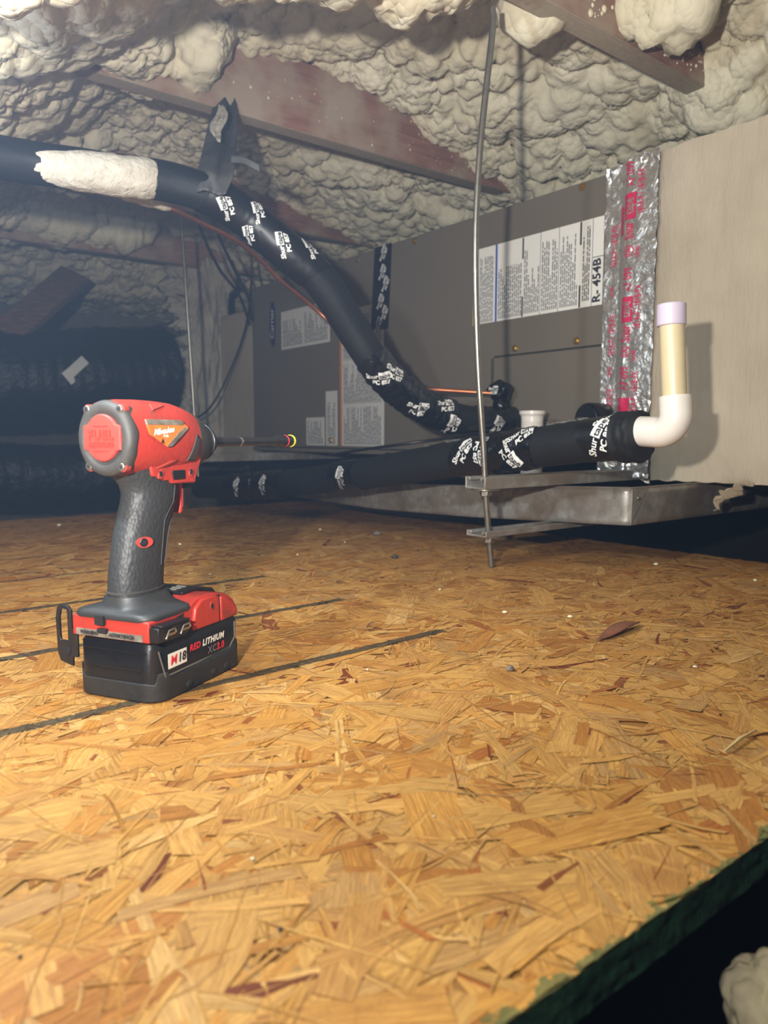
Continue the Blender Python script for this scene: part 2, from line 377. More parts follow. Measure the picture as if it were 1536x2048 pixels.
for px, py, ax, v, r, d in ((1075, 66, 1, .81, .042, .24), (1320, 25, 1, .70, .050, .17), (1270, 10, 1, .68, .05, .08), (1400, 30, 1, .66, .07, .1), (1480, 150, 1, .74, .08, .12), (1420, 190, 1, .78, .05, .05), (870, 20, 1, .76, .06, .09), (700, 30, 1, .72, .05, .06)):
    q = at(px, py, ax, v); LUMPS.append((q[0], q[1], r, d))
xs = np.concatenate([np.arange(-.9, -.1, .03), np.arange(-.1, 1.90, .0055)])
ya = np.arange(-.4, 3.6, .0011); 
def dens(y):
    s_ = np.where((y > .25) & (y < 2.3), 1/.0065, np.where(y < .25, 1/.04, 1/.011))
    for yb, _ in BEAMS: s_ = s_*(1+1.3*np.exp(-((np.abs(y-yb)-.075)/.03)**2)*(y < 2.4))
    return s_
cum = np.cumsum(dens(ya))*.0011; ys = np.interp(np.arange(0, cum[-1], 1), cum, ya)
GX, GY = np.meshgrid(xs, ys, indexing='ij'); x = GX.ravel(); y = GY.ravel()
P2 = np.stack([x, y, 0*x], 1)
zr = 1.447-.4*x; cap_z = 1.0-.25*smooth01((.70-x)/.5)-.20*smooth01((y-2.75)/.5)
z = -np.log(np.exp(-zr*22)+np.exp(-cap_z*22))/22 + .03*lown(P2, 9, 1) + .012*lown(P2, 23, 2)
for k, (yb, xe) in enumerate(BEAMS):
    wv = .05*lown(P2*np.array([1, .2, 1]), 30, 5+k) + .03*lown(P2, 70, 9+k)
    cov = smooth01((xe+.05+wv-x)/.07)
    zc = (.905-.40*np.clip(.84-x, 0, .8)) if k == 0 else .865-.02*lown(P2, 30, 40+k)
    zt = cov*zc + (1-cov)*(.985+.01*lown(P2, 40, 50+k))
    wid = .070+.02*cov*(1+lown(P2, 20, 60+k)); bell = 1/(1+(np.abs(y-yb)/wid)**4)
    z = z-np.maximum(z-zt, 0)*bell
for lx, ly_, r, d in LUMPS: z = z-.55*d*np.exp(-(((x-lx)**2+(y-ly_)**2)/(r*r))**1.5)
z = np.maximum(z, np.where(x > 1.12, .70, .3))
P = np.stack([x, y, z], 1); nx, ny = GX.shape
def normals(P):
    G = P.reshape(nx, ny, 3); du = np.gradient(G, axis=0); dv = np.gradient(G, axis=1); N_ = np.cross(du, dv); N_ /= np.linalg.norm(N_, axis=2, keepdims=True)+1e-12
    N_ = np.where(N_[:, :, 2:] > 0, -N_, N_); return N_.reshape(-1, 3)
N1 = normals(P)
TL = np.array([.40, .52, 0])
wp = P + .014*np.stack([lown(P, 16, 70), lown(P, 16, 71), lown(P, 16, 72)], 1)
amp = .75+.35*lown(P, 6, 80)
D = .5*amp*blobs(wp, .095, .55, .95, 11, TL*.5); P = P + N1*D[:, None]
N1 = normals(P)*.5+N1*.5; N1 /= np.linalg.norm(N1, axis=1, keepdims=True)
wp = P + .006*np.stack([lown(P, 34, 73), lown(P, 34, 74), lown(P, 34, 75)], 1)
D = .6*(.8+.5*lown(P, 14, 91))*blobs(wp*np.array([1, 1, .8]), .040, .55, .95, 31, TL); P = P + N1*D[:, None]
wp = P*np.array([1, 1, .8])
D = .55*np.clip(.75+1.1*lown(P, 12, 90), 0, 1.7)*blobs(wp, .0195, .5, .95, 51, TL); P = P + N1*D[:, None]
P[:, 2] = np.where((P[:, 0] > 1.13) & (P[:, 1] > -.5) & (P[:, 1] < 2.5), np.maximum(P[:, 2], .675), P[:, 2])
me = bpy.data.meshes.new('ceiling')
i, j = np.meshgrid(np.arange(nx-1), np.arange(ny-1), indexing='ij'); a0 = (i*ny+j).ravel()
Fq = np.stack([a0, a0+1, a0+ny+1, a0+ny], 1)
me.from_pydata(P.tolist(), [], Fq.tolist()); me.update(); me.shade_smooth()
ceil = obj('ceiling', me, 'foam'); tag(ceil, kind='structure')
# ------------------------------------------------------------------ ceiling beams
labs = ['nearest ceiling beam, specked with foam, crossing above the threaded rod', 'second ceiling beam, bare reddish wood with white specks, behind the black strap',
        'ceiling beam partly behind the black suction line and copper tube', 'farthest dim ceiling beam, high on the left behind the thin rod']
for (yb, xe), lab in zip(BEAMS, labs):
    t = empty('ceiling_beam', (.5, yb, .82)); tag(t, lab, 'beam')
    b = B(); b.box((-1.3, -.02, 0), (1.1 if yb > .8 else 1.04, .02, .14)); b.out('timber', 'beam', t, bevel=.003)
    if yb < 1.5:
        b = B()
        for k in range(170 if yb < 1 else 45):
            u = random.random()**1.4
            X_ = (.98+.35*u) if yb < 1 else random.uniform(.7, 1.35)
            r = random.choice((.001, .0013, .0018, .0025)) if yb > 1 else random.choice((.0012, .0016, .002, .003, .0055 if u < .3 else .002))
            b.ball((X_-.5, -.0203, random.uniform(.012, .11)), (r, r*.7, r*1.1), 8, 6)
        o = b.out('foam_speck', 'foam', t, smooth=60); tag(o, kind='stuff')
# lump of foam stuck under the near beam
def foam_lump(name, c, r, lab, parent=None, squash=(1, 1, 1), res=70, cells=((.03, .9), (.014, .7)), seed=3):
    u = np.linspace(0, 2*np.pi, res, endpoint=False); v_ = np.linspace(.03, np.pi-.03, res//2)
    U_, V_ = np.meshgrid(u, v_, indexing='ij'); D_ = np.stack([np.sin(V_)*np.cos(U_), np.sin(V_)*np.sin(U_), np.cos(V_)], -1).reshape(-1, 3)
    P_ = D_*np.array(squash)*r + np.array(c)
    for k, (cs, a) in enumerate(cells): P_ = P_ + D_*(a*blobs(P_, cs, .4, .8, seed+k*10)*(1+.6*lown(P_, 1/r, seed)))[:, None]
    m_ = len(v_); F_ = [(i*m_+j, ((i+1) % res)*m_+j, ((i+1) % res)*m_+j+1, i*m_+j+1) for i in range(res) for j in range(m_-1)]
    F_ += [tuple(i*m_ for i in range(res)), tuple((res-1-i)*m_+m_-1 for i in range(res))]
    me_ = bpy.data.meshes.new(name); me_.from_pydata(P_.tolist(), [], F_); me_.update(); me_.shade_smooth()
    o = obj(name, me_, 'foam', parent)
    if lab: tag(o, lab, 'foam')
    return o

# ------------------------------------------------------------------ air handler
XF = 1.16
Yb, Zb, Zt = .72, .148, .66
ah = empty('air_handler', (XF, 1.45, Zb)); tag(ah, 'large taupe steel air handler cabinet hanging under the foam ceiling', 'air handler')
O = Vector((XF, 1.45, Zb))
def L(p): return (p[0]-O.x, p[1]-O.y, p[2]-O.z)
class BL(B):
    def out(s, name, mat, parent=None, **k): s.v = [L(p) for p in s.v]; return super().out(name, mat, parent, **k)
b = BL(); b.box((XF+.004, Yb, Zb), (1.72, 2.165, Zt)); b.out('casing', 'seam', ah, bevel=.002)
b = BL(); b.box((XF, 1.478, .162), (XF+.02, 2.163, Zt)); b.out('service_panel', 'taupe', ah, bevel=.0015)
b = BL(); b.prism([(.72, .363), (1.108, .363), (1.108, .162), (1.4745, .162), (1.4745, Zt), (.72, Zt)], 0, XF, XF+.02); b.out('coil_panel', 'taupe', ah, bevel=.0015)
b = BL(); b.box((XF, .72, .162), (XF+.02, 1.1045, .3595)); b.out('access_panel', 'taupe', ah, bevel=.0015)
b = BL(); b.box((XF-.003, 1.1045, .29), (XF+.003, 1.109, .359)); b.out('panel_edge', 'zinc', ah)
b = BL(); b.box((XF-.006, .72, Zb), (XF+.02, 2.163, Zb+.011)); b.out('bottom_flange', 'taupe', ah, bevel=.001)
for px, py in ((1165, 374), (715, 520), (830, 483), (1030, 697), (1153, 682), (662, 880), (545, 800), (1010, 650)):
    q = at(px, py, 0, XF)
    if px in (545, 1010): continue
    b = BL(); b.cyl((XF-.0015, q[1], q[2]), (XF+.001, q[1], q[2]), .0075, 16); s_ = b.out('screw', 'brass', ah, smooth=True)
    b = BL(); b.tube([(XF-.005, q[1], q[2]), (XF-.0012, q[1], q[2])], .0042, 6); b.out('screw_head', 'brass', s_)
def rect_on_face(name, y0, y1, z0, z1, mat, th=.0008, parent=ah, x=XF):
    b = BL(); b.box((x-th, min(y0, y1), z0), (x+.0002, max(y0, y1), z1)); return b.out(name, mat, parent)
def rotlines(parent, y0, y1, z0, z1, n_cols, mat, seed, fill=.9, th=.0012, blocks=1):
    # printed columns of turned text: each line of print runs upwards
    rg = random.Random(seed); b = BL(); step = (y0-y1)/n_cols; full = z1-z0
    for i in range(n_cols):
        y = y0-(i+.5)*step; zz = z0; top = z0+full*(fill if rg.random() < .55 else rg.uniform(.25, fill))
        while zz < top:
            l = rg.uniform(.004, .018); l = min(l, top-zz)
            b.add([(XF-th, y+step*.26, zz), (XF-th, y-step*.26, zz), (XF-th, y-step*.26, zz+l), (XF-th, y+step*.26, zz+l)], [(0, 1, 2, 3)]); zz += l+rg.uniform(.0015, .003)
    o = b.out('print', mat, parent); tag(o, kind='stuff'); return o
# the big rating label
lab = rect_on_face('warning_label', 1.152, .838, .434, .59, 'paper'); tag(lab, 'white label with dense turned print and bold refrigerant code')
rotlines(lab, 1.148, 1.108, .436, .585, 9, 'ink_grey', 1)
rotlines(lab, 1.095, 1.03, .438, .575, 12, 'ink_grey', 2, .75)
rotlines(lab, 1.025, .985, .44, .585, 8, 'ink_grey', 3, .85)
rotlines(lab, .98, .94, .44, .585, 8, 'ink_grey', 4, .9)
rotlines(lab, .935, .893, .44, .585, 9, 'ink_grey', 5, .9)
rotlines(lab, .883, .866, .445, .585, 4, 'ink', 6, .95)
def bar(y, z0, z1, w_, mat, name='rule'):
    b = BL(); b.box((XF-.0013, y-w_/2, z0), (XF-.0006, y+w_/2, z1)); return b.out(name, mat, lab)
bar(1.1, .434, .59, .005, 'ink_blue', 'blue_rule')
for y in (1.028, .888): bar(y, .435, .475, .0035, 'ink'); bar(y, .548, .589, .0035, 'ink')
for y in (.983, .938, .8615): bar(y, .434, .59, .001, 'ink_grey')
b = BL(); b.box((XF-.0013, .838, .5195), (XF-.0006, .8615, .521)); b.out('rule', 'ink_grey', lab)
def up_map(y, z, x, loc=True):          # turned print on a face toward -X: reads upwards
    return (lambda s, t: L((x, y+t, z+s))) if loc else (lambda s, t: (x, y+t, z+s))
b = B(); text(b, 'R- 454B', .024, up_map(.850, .478, XF-.0014), bold=.0007); b.out('refrigerant_code', 'ink', lab)
rect_on_face('yellow_label', 1.168, 1.1525, .432, .50, 'ink_yellow', .0006)
# smaller labels of the far panel
l2 = rect_on_face('data_label', 1.98, 1.72, .452, .563, 'paper_dull'); tag(l2, 'dull white data label beside the oval badge')
rotlines(l2, 1.97, 1.86, .46, .555, 14, 'ink_grey', 12, .8); rotlines(l2, 1.85, 1.73, .46, .555, 18, 'ink_grey', 13, .9)
l3 = rect_on_face('wiring_diagram', 1.667, 1.4795, .168, .527, 'paper_dull'); tag(l3, 'tall white wiring label')
for k, (z0, z1) in enumerate(((.172, .278), (.284, .392), (.40, .515))): rotlines(l3, 1.655, 1.49, z0, z1, 24, 'ink_grey', 20+k, .93)
for z0 in (.281, .396):
    b = BL(); b.box((XF-.0013, 1.485, z0), (XF-.0006, 1.655, z0+.0012)); b.out('rule', 'ink_grey', l3)
rect_on_face('orange_strip', 1.672, 1.663, .168, .46, 'ink_orange', .0011)
l4 = rect_on_face('narrow_label', 1.742, 1.686, .168, .318, 'paper_dull'); tag(l4, 'narrow white label'); rotlines(l4, 1.735, 1.695, .172, .30, 5, 'ink_grey', 31, .9)
l5 = rect_on_face('small_label', 1.845, 1.75, .168, .247, 'paper_dull'); tag(l5, 'small white label at the lower corner of the panel'); rotlines(l5, 1.838, 1.757, .172, .24, 10, 'ink_grey', 32, .95)
b = BL(); b.prism([(2.03+.017*math.cos(a), .535+.068*math.sin(a)) for a in np.linspace(0, 2*math.pi, 32, endpoint=False)], 0, XF-.003, XF)
bd = b.out('badge', 'ink_navy', ah, smooth=60); tag(bd, 'dark blue oval maker badge')
b = B(); text(b, 'Carrier', .030, up_map(2.03, .535, XF-.0034), bold=.0003); b.out('lettering', 'paper_dull', bd)
b = BL(); b.prism([(1.516, .662), (1.448, .662), (1.462, .458), (1.533, .462)], 0, XF-.0012, XF); tp = b.out('seam_tape', 'tape', ah); tag(tp, 'strip of black printed tape over the panel seam')
def shur_mark(bw, bb, mp, k=1.0):
    """maker mark of the tape: white 'Shur', boxed 'tape', 'PC 857' underneath"""
    text(bw, 'Shur', .0135*k, lambda s, t: mp(s-.004*k, t), bold=.00035, align='RIGHT')
    x0, x1, y0, y1 = -.0025*k, .024*k, -.0065*k, .0085*k
    m = 6
    bw.add([mp(x0+(x1-x0)*i/m, y) for i in range(m+1) for y in (y0, 0, y1)], [(i*3+j, i*3+3+j, i*3+4+j, i*3+1+j) for i in range(m) for j in range(2)])
    text(bb, 'tape', .0135*k, lambda s, t: mp(s-.001*k, t, .0004), bold=.0003, align='LEFT')
    text(bw, 'PC 857', .0125*k, lambda s, t: mp(s+.002*k, t-.0145*k), bold=.0005)
bw, bb = B(), B()
for y0, z0 in ((1.483, .645), (1.487, .60), (1.475, .57), (1.495, .53), (1.48, .50), (1.505, .475)):
    q = random.uniform(.9, 1.15); a = .5
    shur_mark(bw, bb, lambda s, t, o=0: L((XF-.0016-o, y0+(t*math.cos(a)-s*math.sin(a)), z0+(s*math.cos(a)+t*math.sin(a)))), .75)
bw.out('tape_print', 'white_ink', tp); bb.out('tape_print', 'ink', tp)

# ------------------------------------------------------------------ duct-board plenum and foil tape
pl_ = empty('supply_plenum', (1.15, .4, .112)); tag(pl_, 'duct plenum coated in beige brushed mastic, right of the foil tape', 'duct')
XP = XF-.020
def pface(u, v):
    y = .724-u*1.1; z = .1235+v*.5395
    n_ = noise.noise(Vector((y*6, z*4, 0)))*.003+noise.noise(Vector((y*40, z*9, 3)))*.0009
    rag = -(1-v)**30*.006*abs(noise.noise(Vector((y*30, 0, 5))))+(v**30)*.004*noise.noise(Vector((y*25, 0, 9)))
    ro = .006*max(0, 1-u*40)
    return (XP+n_+ro-1.15, y-.4, z+rag-.112)
b = B(); b.grid(pface, 160, 90); b.out('coated_face', 'mastic', pl_, smooth=60)
b = B(); b.box((XP+.012-1.15, -.376-.4, .0125), (.57, .722-.4, .548)); b.out('duct_body', 'mastic', pl_, bevel=.003)
def flap(u, v):
    q = Vector(at(1505-60*v-15*u, 962+6*u+44*v*(.5+.7*u), 0, XP-.004-.03*v))
    n_ = noise.noise(Vector((u*4, v*4, 2)))*.012+noise.noise(Vector((u*9, v*9, 7)))*.006
    return (q.x-.006-n_-1.15, q.y+n_*.6-.4, q.z+n_*.5-.112)
b = B(); b.grid(flap, 22, 22); o = solid(b.out('torn_flap', 'mastic', pl_, smooth=60), .0015); tag(o, 'torn crumpled flap of mastic cloth hanging from the lower edge')

ft = empty('foil_tape', (XF, .78, .12)); tag(ft, 'crinkled silver foil tape with red print between cabinet and plenum', 'tape')
def fx(y, z):
    t = float(smooth01((.802-y)/.03)); x = XF-.0015-.021*t
    k = .16+.9*max(0, (.34-z)/.2)+.7*max(0, (z-.60)/.06); k = min(k, .9)
    c = abs(noise.noise(Vector((y*38, z*30, 1))))+.6*abs(noise.noise(Vector((y*80, z*60, 5))))+.3*abs(noise.noise(Vector((y*170, z*120, 9))))
    return x-.0075*k*c-.0035*abs(noise.noise(Vector((y*12, z*5, 8))))-.0016
def ffoil(u, v):
    z = .125+v*.541; y = .833-u*(.116) + .0025*noise.noise(Vector((z*22, u*2, 3))) + (.004*noise.noise(Vector((z*50, 0, 2))) if u in (0, 1) else 0)
    return (fx(y, z)-XF, y-.78, z-.12)
b = B(); b.grid(ffoil, 56, 230); fo = b.out('foil_strip', 'foil', ft, smooth=22)
def fmap(yc, zc, sx=.66): return lambda s, t: (fx(yc+t, zc+s*sx)-.0010-XF, yc+t-.78, zc+s*sx-.12)
b = B()
Ya, Yb_, Yc = .770, .750, .812
for zc in (.296, .464, .638): text(b, 'AF 099', .0270, fmap(Ya, zc, .52), bold=.0004)
for zc in (.392, .564):
    text(b, 'Shur', .0275, fmap(Ya, zc-.0195, .56), bold=.0006)
    mp = fmap(Ya, zc, 1); m = 14; b.add([mp(.043*i/m, yy) for i in range(m+1) for yy in (-.0125, -.004, .004, .0135)], [(i*4+j, i*4+4+j, i*4+5+j, i*4+1+j) for i in range(m) for j in range(3)])
mp = fmap(Ya, .215, 1); b.add([mp(.048*i/m, yy) for i in range(m+1) for yy in (-.0125, -.004, .004, .0135)], [(i*4+j, i*4+4+j, i*4+5+j, i*4+1+j) for i in range(m) for j in range(3)])
for zc in (.260, .405, .595): text(b, '181A-P / 181B-FX', .0185, fmap(Yb_-.002, zc+.01, .54), bold=.0002)
for zc in (.338, .512): text(b, 'LISTED', .0095, fmap(Yb_+.002, zc-.004), bold=.0002)
for zc in (.245, .375, .530): text(b, '181A-P / 181B-FX', .0185, fmap(Yc, zc, .54), bold=.0001)
for zc in (.452, .312): text(b, 'LISTED', .0095, fmap(Yc+.002, zc), bold=.0001)
b.add([fmap(Yc-.016, .545, 1)(s_, t_) for s_ in (0, .012, .024, .036, .048) for t_ in (-.0035, .0035)], [(2*i, 2*i+2, 2*i+3, 2*i+1) for i in range(4)])
for zc in (.342, .511):
    mp = fmap(Ya, zc, 1); ring = []
    for k in range(28):
        a = 2*math.pi*k/28; ring += [mp(.0095*math.cos(a), .0105*math.sin(a)), mp(.0080*math.cos(a), .0090*math.sin(a))]
    b.add(ring, [((2*k) % 56, (2*k+1) % 56, (2*k+3) % 56, (2*k+2) % 56) for k in range(28)]); text(b, 'UL', .011, mp, bold=.0004)
b.out('red_print', 'ink_red', fo)
b = B()
for zc in (.392, .564):
    text(b, 'tape', .0275, lambda s, t, zc=zc: (fmap(Ya, zc+.021, .56)(s, t)[0]-.0006,)+fmap(Ya, zc+.021, .56)(s, t)[1:], bold=.0004)
b.out('pale_print', 'foil', fo)
def tail(u, v):
    q = Vector(at(1222+78*u-25*v*(1-u), 900+18*u+42*v*(.4+.8*u), 0, XF-.014+.01*u)); c = noise.noise(Vector((u*6, v*6, 2)))*.007
    return (q.x+c-XF, q.y-.78, q.z+c*.6-.12)
b = B(); b.grid(tail, 20, 20); solid(b.out('loose_tail', 'foil', ft, smooth=22), .0006)

# ------------------------------------------------------------------ pipes
class Pipe:
    def __init__(s, pts, per=14):
        s.P = catmull(pts, per); s.l = [0]; s.T = []; s.A = []; s.Bn = []; up = Vector((0, 0, 1))
        for i in range(1, len(s.P)): s.l.append(s.l[-1]+(s.P[i]-s.P[i-1]).length)
        for i in range(len(s.P)):
            t = (s.P[min(i+1, len(s.P)-1)]-s.P[max(i-1, 0)]).normalized(); a = (up-t*up.dot(t)).normalized(); up = a
            s.T.append(t); s.A.append(a); s.Bn.append(t.cross(a))
        s.len = s.l[-1]
    def fr(s, l):
        l = min(max(l, 0), s.len-1e-6); i = max(0, int(np.searchsorted(s.l, l, side='right'))-1); k = (l-s.l[i])/(s.l[i+1]-s.l[i])
        return s.P[i].lerp(s.P[i+1], k), s.A[i].lerp(s.A[i+1], k).normalized(), s.Bn[i].lerp(s.Bn[i+1], k).normalized()
    def pt(s, l, a, r): p, A, Bn = s.fr(l); return p+(A*math.cos(a)+Bn*math.sin(a))*r
    def l_at(s, px, py=None):
        best = (1e9, 0)
        for i, p in enumerate(s.P):
            d = np.array(p)-CAM; zc = d@CF; x_ = 768+FPX*(d@CR)/zc; y_ = 1024-FPX*(d@CU)/zc
            e = abs(x_-px) if py is None else math.hypot(x_-px, y_-py)
            if e < best[0]: best = (e, s.l[i])
        return best[1]
    def face(s, l):                          # angle of the side turned toward the room (viewer side)
        p, A, Bn = s.fr(l); d = Vector(CAM)-p; return math.atan2(d.dot(Bn), d.dot(A))
    def body(s, b, l0, l1, r, n=28, step=.006, rf=None, skew0=0, skew1=0, ph=0):
        m = max(2, int((l1-l0)/step)); rings = []
        for i in range(m+1):
            k = i/m; ring = []
            for j in range(n):
                a = 2*math.pi*j/n; l = l0+(l1-l0)*k+(skew0*(1-k)+skew1*k)*math.sin(a+ph)
                ring.append(s.pt(l, a, r if rf is None else rf(l, a)))
            rings.append(ring)
        return b.loft(rings)
def wrinkle(r, amp, seed, fl=55, fa=2.2):
    def f(l, a):
        v = Vector((l*fl, math.cos(a)*fa, math.sin(a)*fa+seed))
        return r+amp*(abs(noise.noise(v))*1.6+.7*noise.noise(v*2.3+Vector((3, 1, 4))))
    return f
def wrap(pipe, parent, l0, l1, r, amp, seed, marks=(), sk=(.01, -.01), k=1, n=40):
    f = wrinkle(r, amp, seed); b = B(); pipe.body(b, l0, l1, r, n, .0028, f, sk[0], sk[1], seed)
    o = b.out('tape_wrap', 'tape_flat' if amp < .001 else 'tape', parent, smooth=50); bw, bb = B(), B()
    for (ml, ma, rot) in marks:
        fa = pipe.face(ml)+ma; ca, sa = math.cos(rot), math.sin(rot)
        def mp(s, t, o=0):
            s, t = s*ca-t*sa, s*sa+t*ca; l, a = ml+s, fa-t/r
            return pipe.pt(l, a, f(l, a)+.0009+o)
        shur_mark(bw, bb, mp, k)
    if marks: bw.out('white_print', 'white_ink', o); bb.out('black_print', 'ink', o)
    return o
# suction line, from the upper left down to the cabinet
sl = empty('insulated_suction_line'); tag(sl, 'thick black insulated line curving down from upper left to the cabinet', 'pipe')
sp = Pipe([W(-160, 285, .98), W(-80, 300, 1.0), W(60, 325, 1.05), W(200, 345, 1.08), W(330, 362, 1.12), W(430, 395, 1.15), W(500, 440, 1.18), W(570, 500, 1.2), W(640, 560, 1.23), W(700, 650, 1.27), W(745, 720, 1.3), W(795, 776, 1.35), W(850, 814, 1.4), W(920, 838, 1.44), W(985, 845, 1.48), W(1045, 842, 1.58)])
b = B(); sp.body(b, 0, sp.len, .0285, 28, .01, wrinkle(.0285, .0012, 2, 12)); b.out('insulation', 'insul', sl, smooth=60)
la = sp.l_at(412); lb = sp.l_at(632)
R_ = math.radians
wrap(sp, sl, la, (la+lb)/2+.01, .0308, .0006, 1, [(sp.l_at(452, 400), .25, R_(135)), (sp.l_at(502, 442), -.55, R_(138)), (sp.l_at(508, 448), .75, R_(138))], k=.72)
wrap(sp, sl, (la+lb)/2-.01, lb, .0312, .0006, 5, [(sp.l_at(560, 490), -.1, R_(138)), (sp.l_at(592, 520), -1.0, R_(138))], k=.72)
lc = sp.l_at(748, 725); ld = sp.l_at(800, 780); le = sp.l_at(912, 838)
wrap(sp, sl, lc-.01, ld, .0305, .0032, 9, [(lc+.012, .25, R_(60)), (lc+.028, -.7, R_(20))], (.012, -.01), .8)
wrap(sp, sl, ld-.012, le, .031, .0036, 13, [(ld+.035, .1, R_(20)), (le-.045, -.75, R_(20)), (le-.022, .5, R_(90))], (.012, -.012), .85)
wrap(sp, sl, sp.l_at(955, 842), sp.len-.004, .0308, .0024, 17, [(sp.l_at(972, 845), .1, R_(60))], (.005, .004), .75)
# foam lying over its upper run
CO0, CO1 = sp.l_at(45), sp.l_at(312)
def coat(l, a):
    top_ = max(0, math.cos(a+.25)); k = min(1, max(0, (CO1-l)/.04), max(0, (l-CO0-.09*top_)/.30)); k = k**.55
    v = Vector((l*28, math.cos(a)*1.6, math.sin(a)*1.6)); side_ = max(0, math.cos(a-sp.face(l)+.15))
    return .0255+k*(.006+.007*side_-.009*top_**2*(1 if l > CO0+.12 else 0)+.0045*abs(noise.noise(v))+.003*abs(noise.noise(v*2.6)))
b = B(); sp.body(b, sp.l_at(45), sp.l_at(316), .03, 60, .004, coat); o = b.out('foam_coating', 'foam_darkened', sl, smooth=60); tag(o, 'cream spray foam stuck along the upper run of the pipe')
# copper liquid line
cl = empty('copper_line'); tag(cl, 'thin bare copper tube running from upper left behind the black line', 'pipe')
cp = Pipe([W(130, 320, 1.2), W(220, 370, 1.21), W(330, 412, 1.24), W(400, 445, 1.33), W(470, 480, 1.42), W(520, 520, 1.5), W(562, 562, 1.56), W(615, 605, 1.62), W(662, 648, 1.64), W(740, 745, 1.6), W(800, 775, 1.56), W(865, 779, 1.52), W(930, 783, 1.51), W(990, 787, 1.50)])
b = B(); cp.body(b, 0, cp.len, .0046, 12, .012); b.out('tube', 'copper', cl, smooth=60)
b = B()
def lip(l, a):
    k = math.sin(math.pi*min(1, max(0, (l-cp.l_at(150))/(cp.l_at(345)-cp.l_at(150)))))**.6
    return .003+k*(.010+.005*noise.noise(Vector((l*50, math.cos(a), math.sin(a)))))
cp.body(b, cp.l_at(150), cp.l_at(345), .01, 24, .004, lip); o = b.out('foam_coating', 'foam_darkened', cl, smooth=60); tag(o, 'ragged strip of cream foam on the tube')
b = B(); q = Vector(W(1000, 782, 1.5)); b.ball(q, (.020, .026, .020), 26, 18, .35); b.ball(q+Vector((0, 0, -.03)), (.013, .016, .02), 18, 12, .3)
kn = b.out('tape_knot', 'tape', cl, smooth=60); tag(kn, 'knot of black tape at the end of the tube')
bw, bb = B(), B(); shur_mark(bw, bb, lambda s, t, o=0: q+Vector((-.0225-o, -.004-s*.8, .004+t)), .6); bw.out('white_print', 'white_ink', kn); bb.out('black_print', 'ink', kn)

# insulated drain pipe with its vent elbow
dr = empty('insulated_drain_pipe'); tag(dr, 'long black insulated drain pipe in front of the drain pan, ending in a white elbow', 'pipe')
XD = .842
def dz(px, py): q = at(px, py, 0, XD); return (XD, q[1], q[2])
dp = Pipe([dz(1284, 872), dz(1230, 876), dz(1150, 885), dz(1040, 900), dz(900, 920), dz(760, 943), dz(650, 958), dz(560, 968), dz(470, 974), dz(400, 974)])
b = B(); dp.body(b, .008, dp.len, .029, 30, .01, wrinkle(.029, .001, 3, 12)); b.out('insulation', 'insul', dr, smooth=60)
b = B(); dp.body(b, 0, .03, .0325, 34, .003, wrinkle(.0315, .0035, 8, 90, 4)); b.out('frayed_collar', 'insul', dr, smooth=60)
l1 = dp.l_at(1268); l2_ = dp.l_at(1187)
wrap(dp, dr, l1, l2_, .0300, .0006, 21, [(dp.l_at(1222), .2, R_(-112)), (dp.l_at(1238), 1.35, R_(-130))], (.004, .012), 1.05)
wrap(dp, dr, dp.l_at(1075), dp.l_at(985), .0305, .0024, 25, [(dp.l_at(1046), -.15, R_(118)), (dp.l_at(1068), .95, R_(-150))], (.01, -.006), .9)
wrap(dp, dr, dp.l_at(1000), dp.l_at(935), .031, .0022, 29, [(dp.l_at(993), .15, R_(80)), (dp.l_at(946), .45, R_(-130))], (.006, .01), .9)
wrap(dp, dr, dp.l_at(722), dp.l_at(676), .0305, .0014, 33, [(dp.l_at(703), .0, R_(-100))], (.006, .004), .9)
wrap(dp, dr, dp.l_at(575), dp.l_at(520), .0312, .0030, 37, [(dp.l_at(545), .1, R_(-100))], (.012, .008), .9)
wrap(dp, dr, dp.l_at(530), dp.l_at(468), .0312, .0030, 41, [(dp.l_at(492), .1, R_(-100))], (.012, .008), .9)
# loose tape strip along the top of the insulation
def seam(u, v):
    l = dp.l_at(1190)*(1-u)+dp.l_at(640)*u; a = .1+.5*v+.06*noise.noise(Vector((u*30, 0, 1)))
    return dp.pt(l, a, .0302+.0012*noise.noise(Vector((u*60, v*3, 3)))+.0035*max(0, noise.noise(Vector((u*14, 0, 7)))))
b = B(); b.grid(seam, 130, 5); sm = b.out('seam_tape', 'tape', dr, smooth=40)
bw, bb = B(), B()
for px in (1150, 1110, 900, 860):
    lm = dp.l_at(px); shur_mark(bw, bb, lambda s, t, o=0: dp.pt(lm-s, .40+t/.031, .0338+o), .7)
bw.out('white_print', 'white_ink', sm); bb.out('black_print', 'ink', sm)
zq = dz(1352, 868); zy = zq[1]+.001; zz = zq[2]+.002
el = [(XD, zy+.062, zz+.002), (XD, zy+.022, zz)]+[(XD, zy+.022*(1-math.sin(a)), zz+.022*(1-math.cos(a))) for a in np.linspace(.15, math.pi/2-.05, 10)]+[(XD, zy, zz+.022), (XD, zy+.002, dz(1350, 792)[2])]
b = B(); b.tube(el, .0192, 32); b.out('elbow', 'pvc', dr, smooth=50, bevel=.001)
b = B(); b.tube([(XD, zy+.066, zz), (XD, zy+.056, zz)], .0205, 32); b.out('elbow_rim', 'pvc', dr, smooth=50, bevel=.0015)
top = dz(1342, 640); b = B(); b.tube([(XD, zy+.002, zz+.03), (XD, top[1]-.001, top[2])], .0146, 32); b.out('standpipe', 'pvc_cream', dr, smooth=50)
c0 = Vector((XD, top[1]-.0008, dz(1342, 652)[2])); b = B(); b.tube([c0, c0+Vector((0, .001, .026))], .0172, 32); cc = b.out('cap', 'pvc_primer', dr, smooth=50, bevel=.0012)

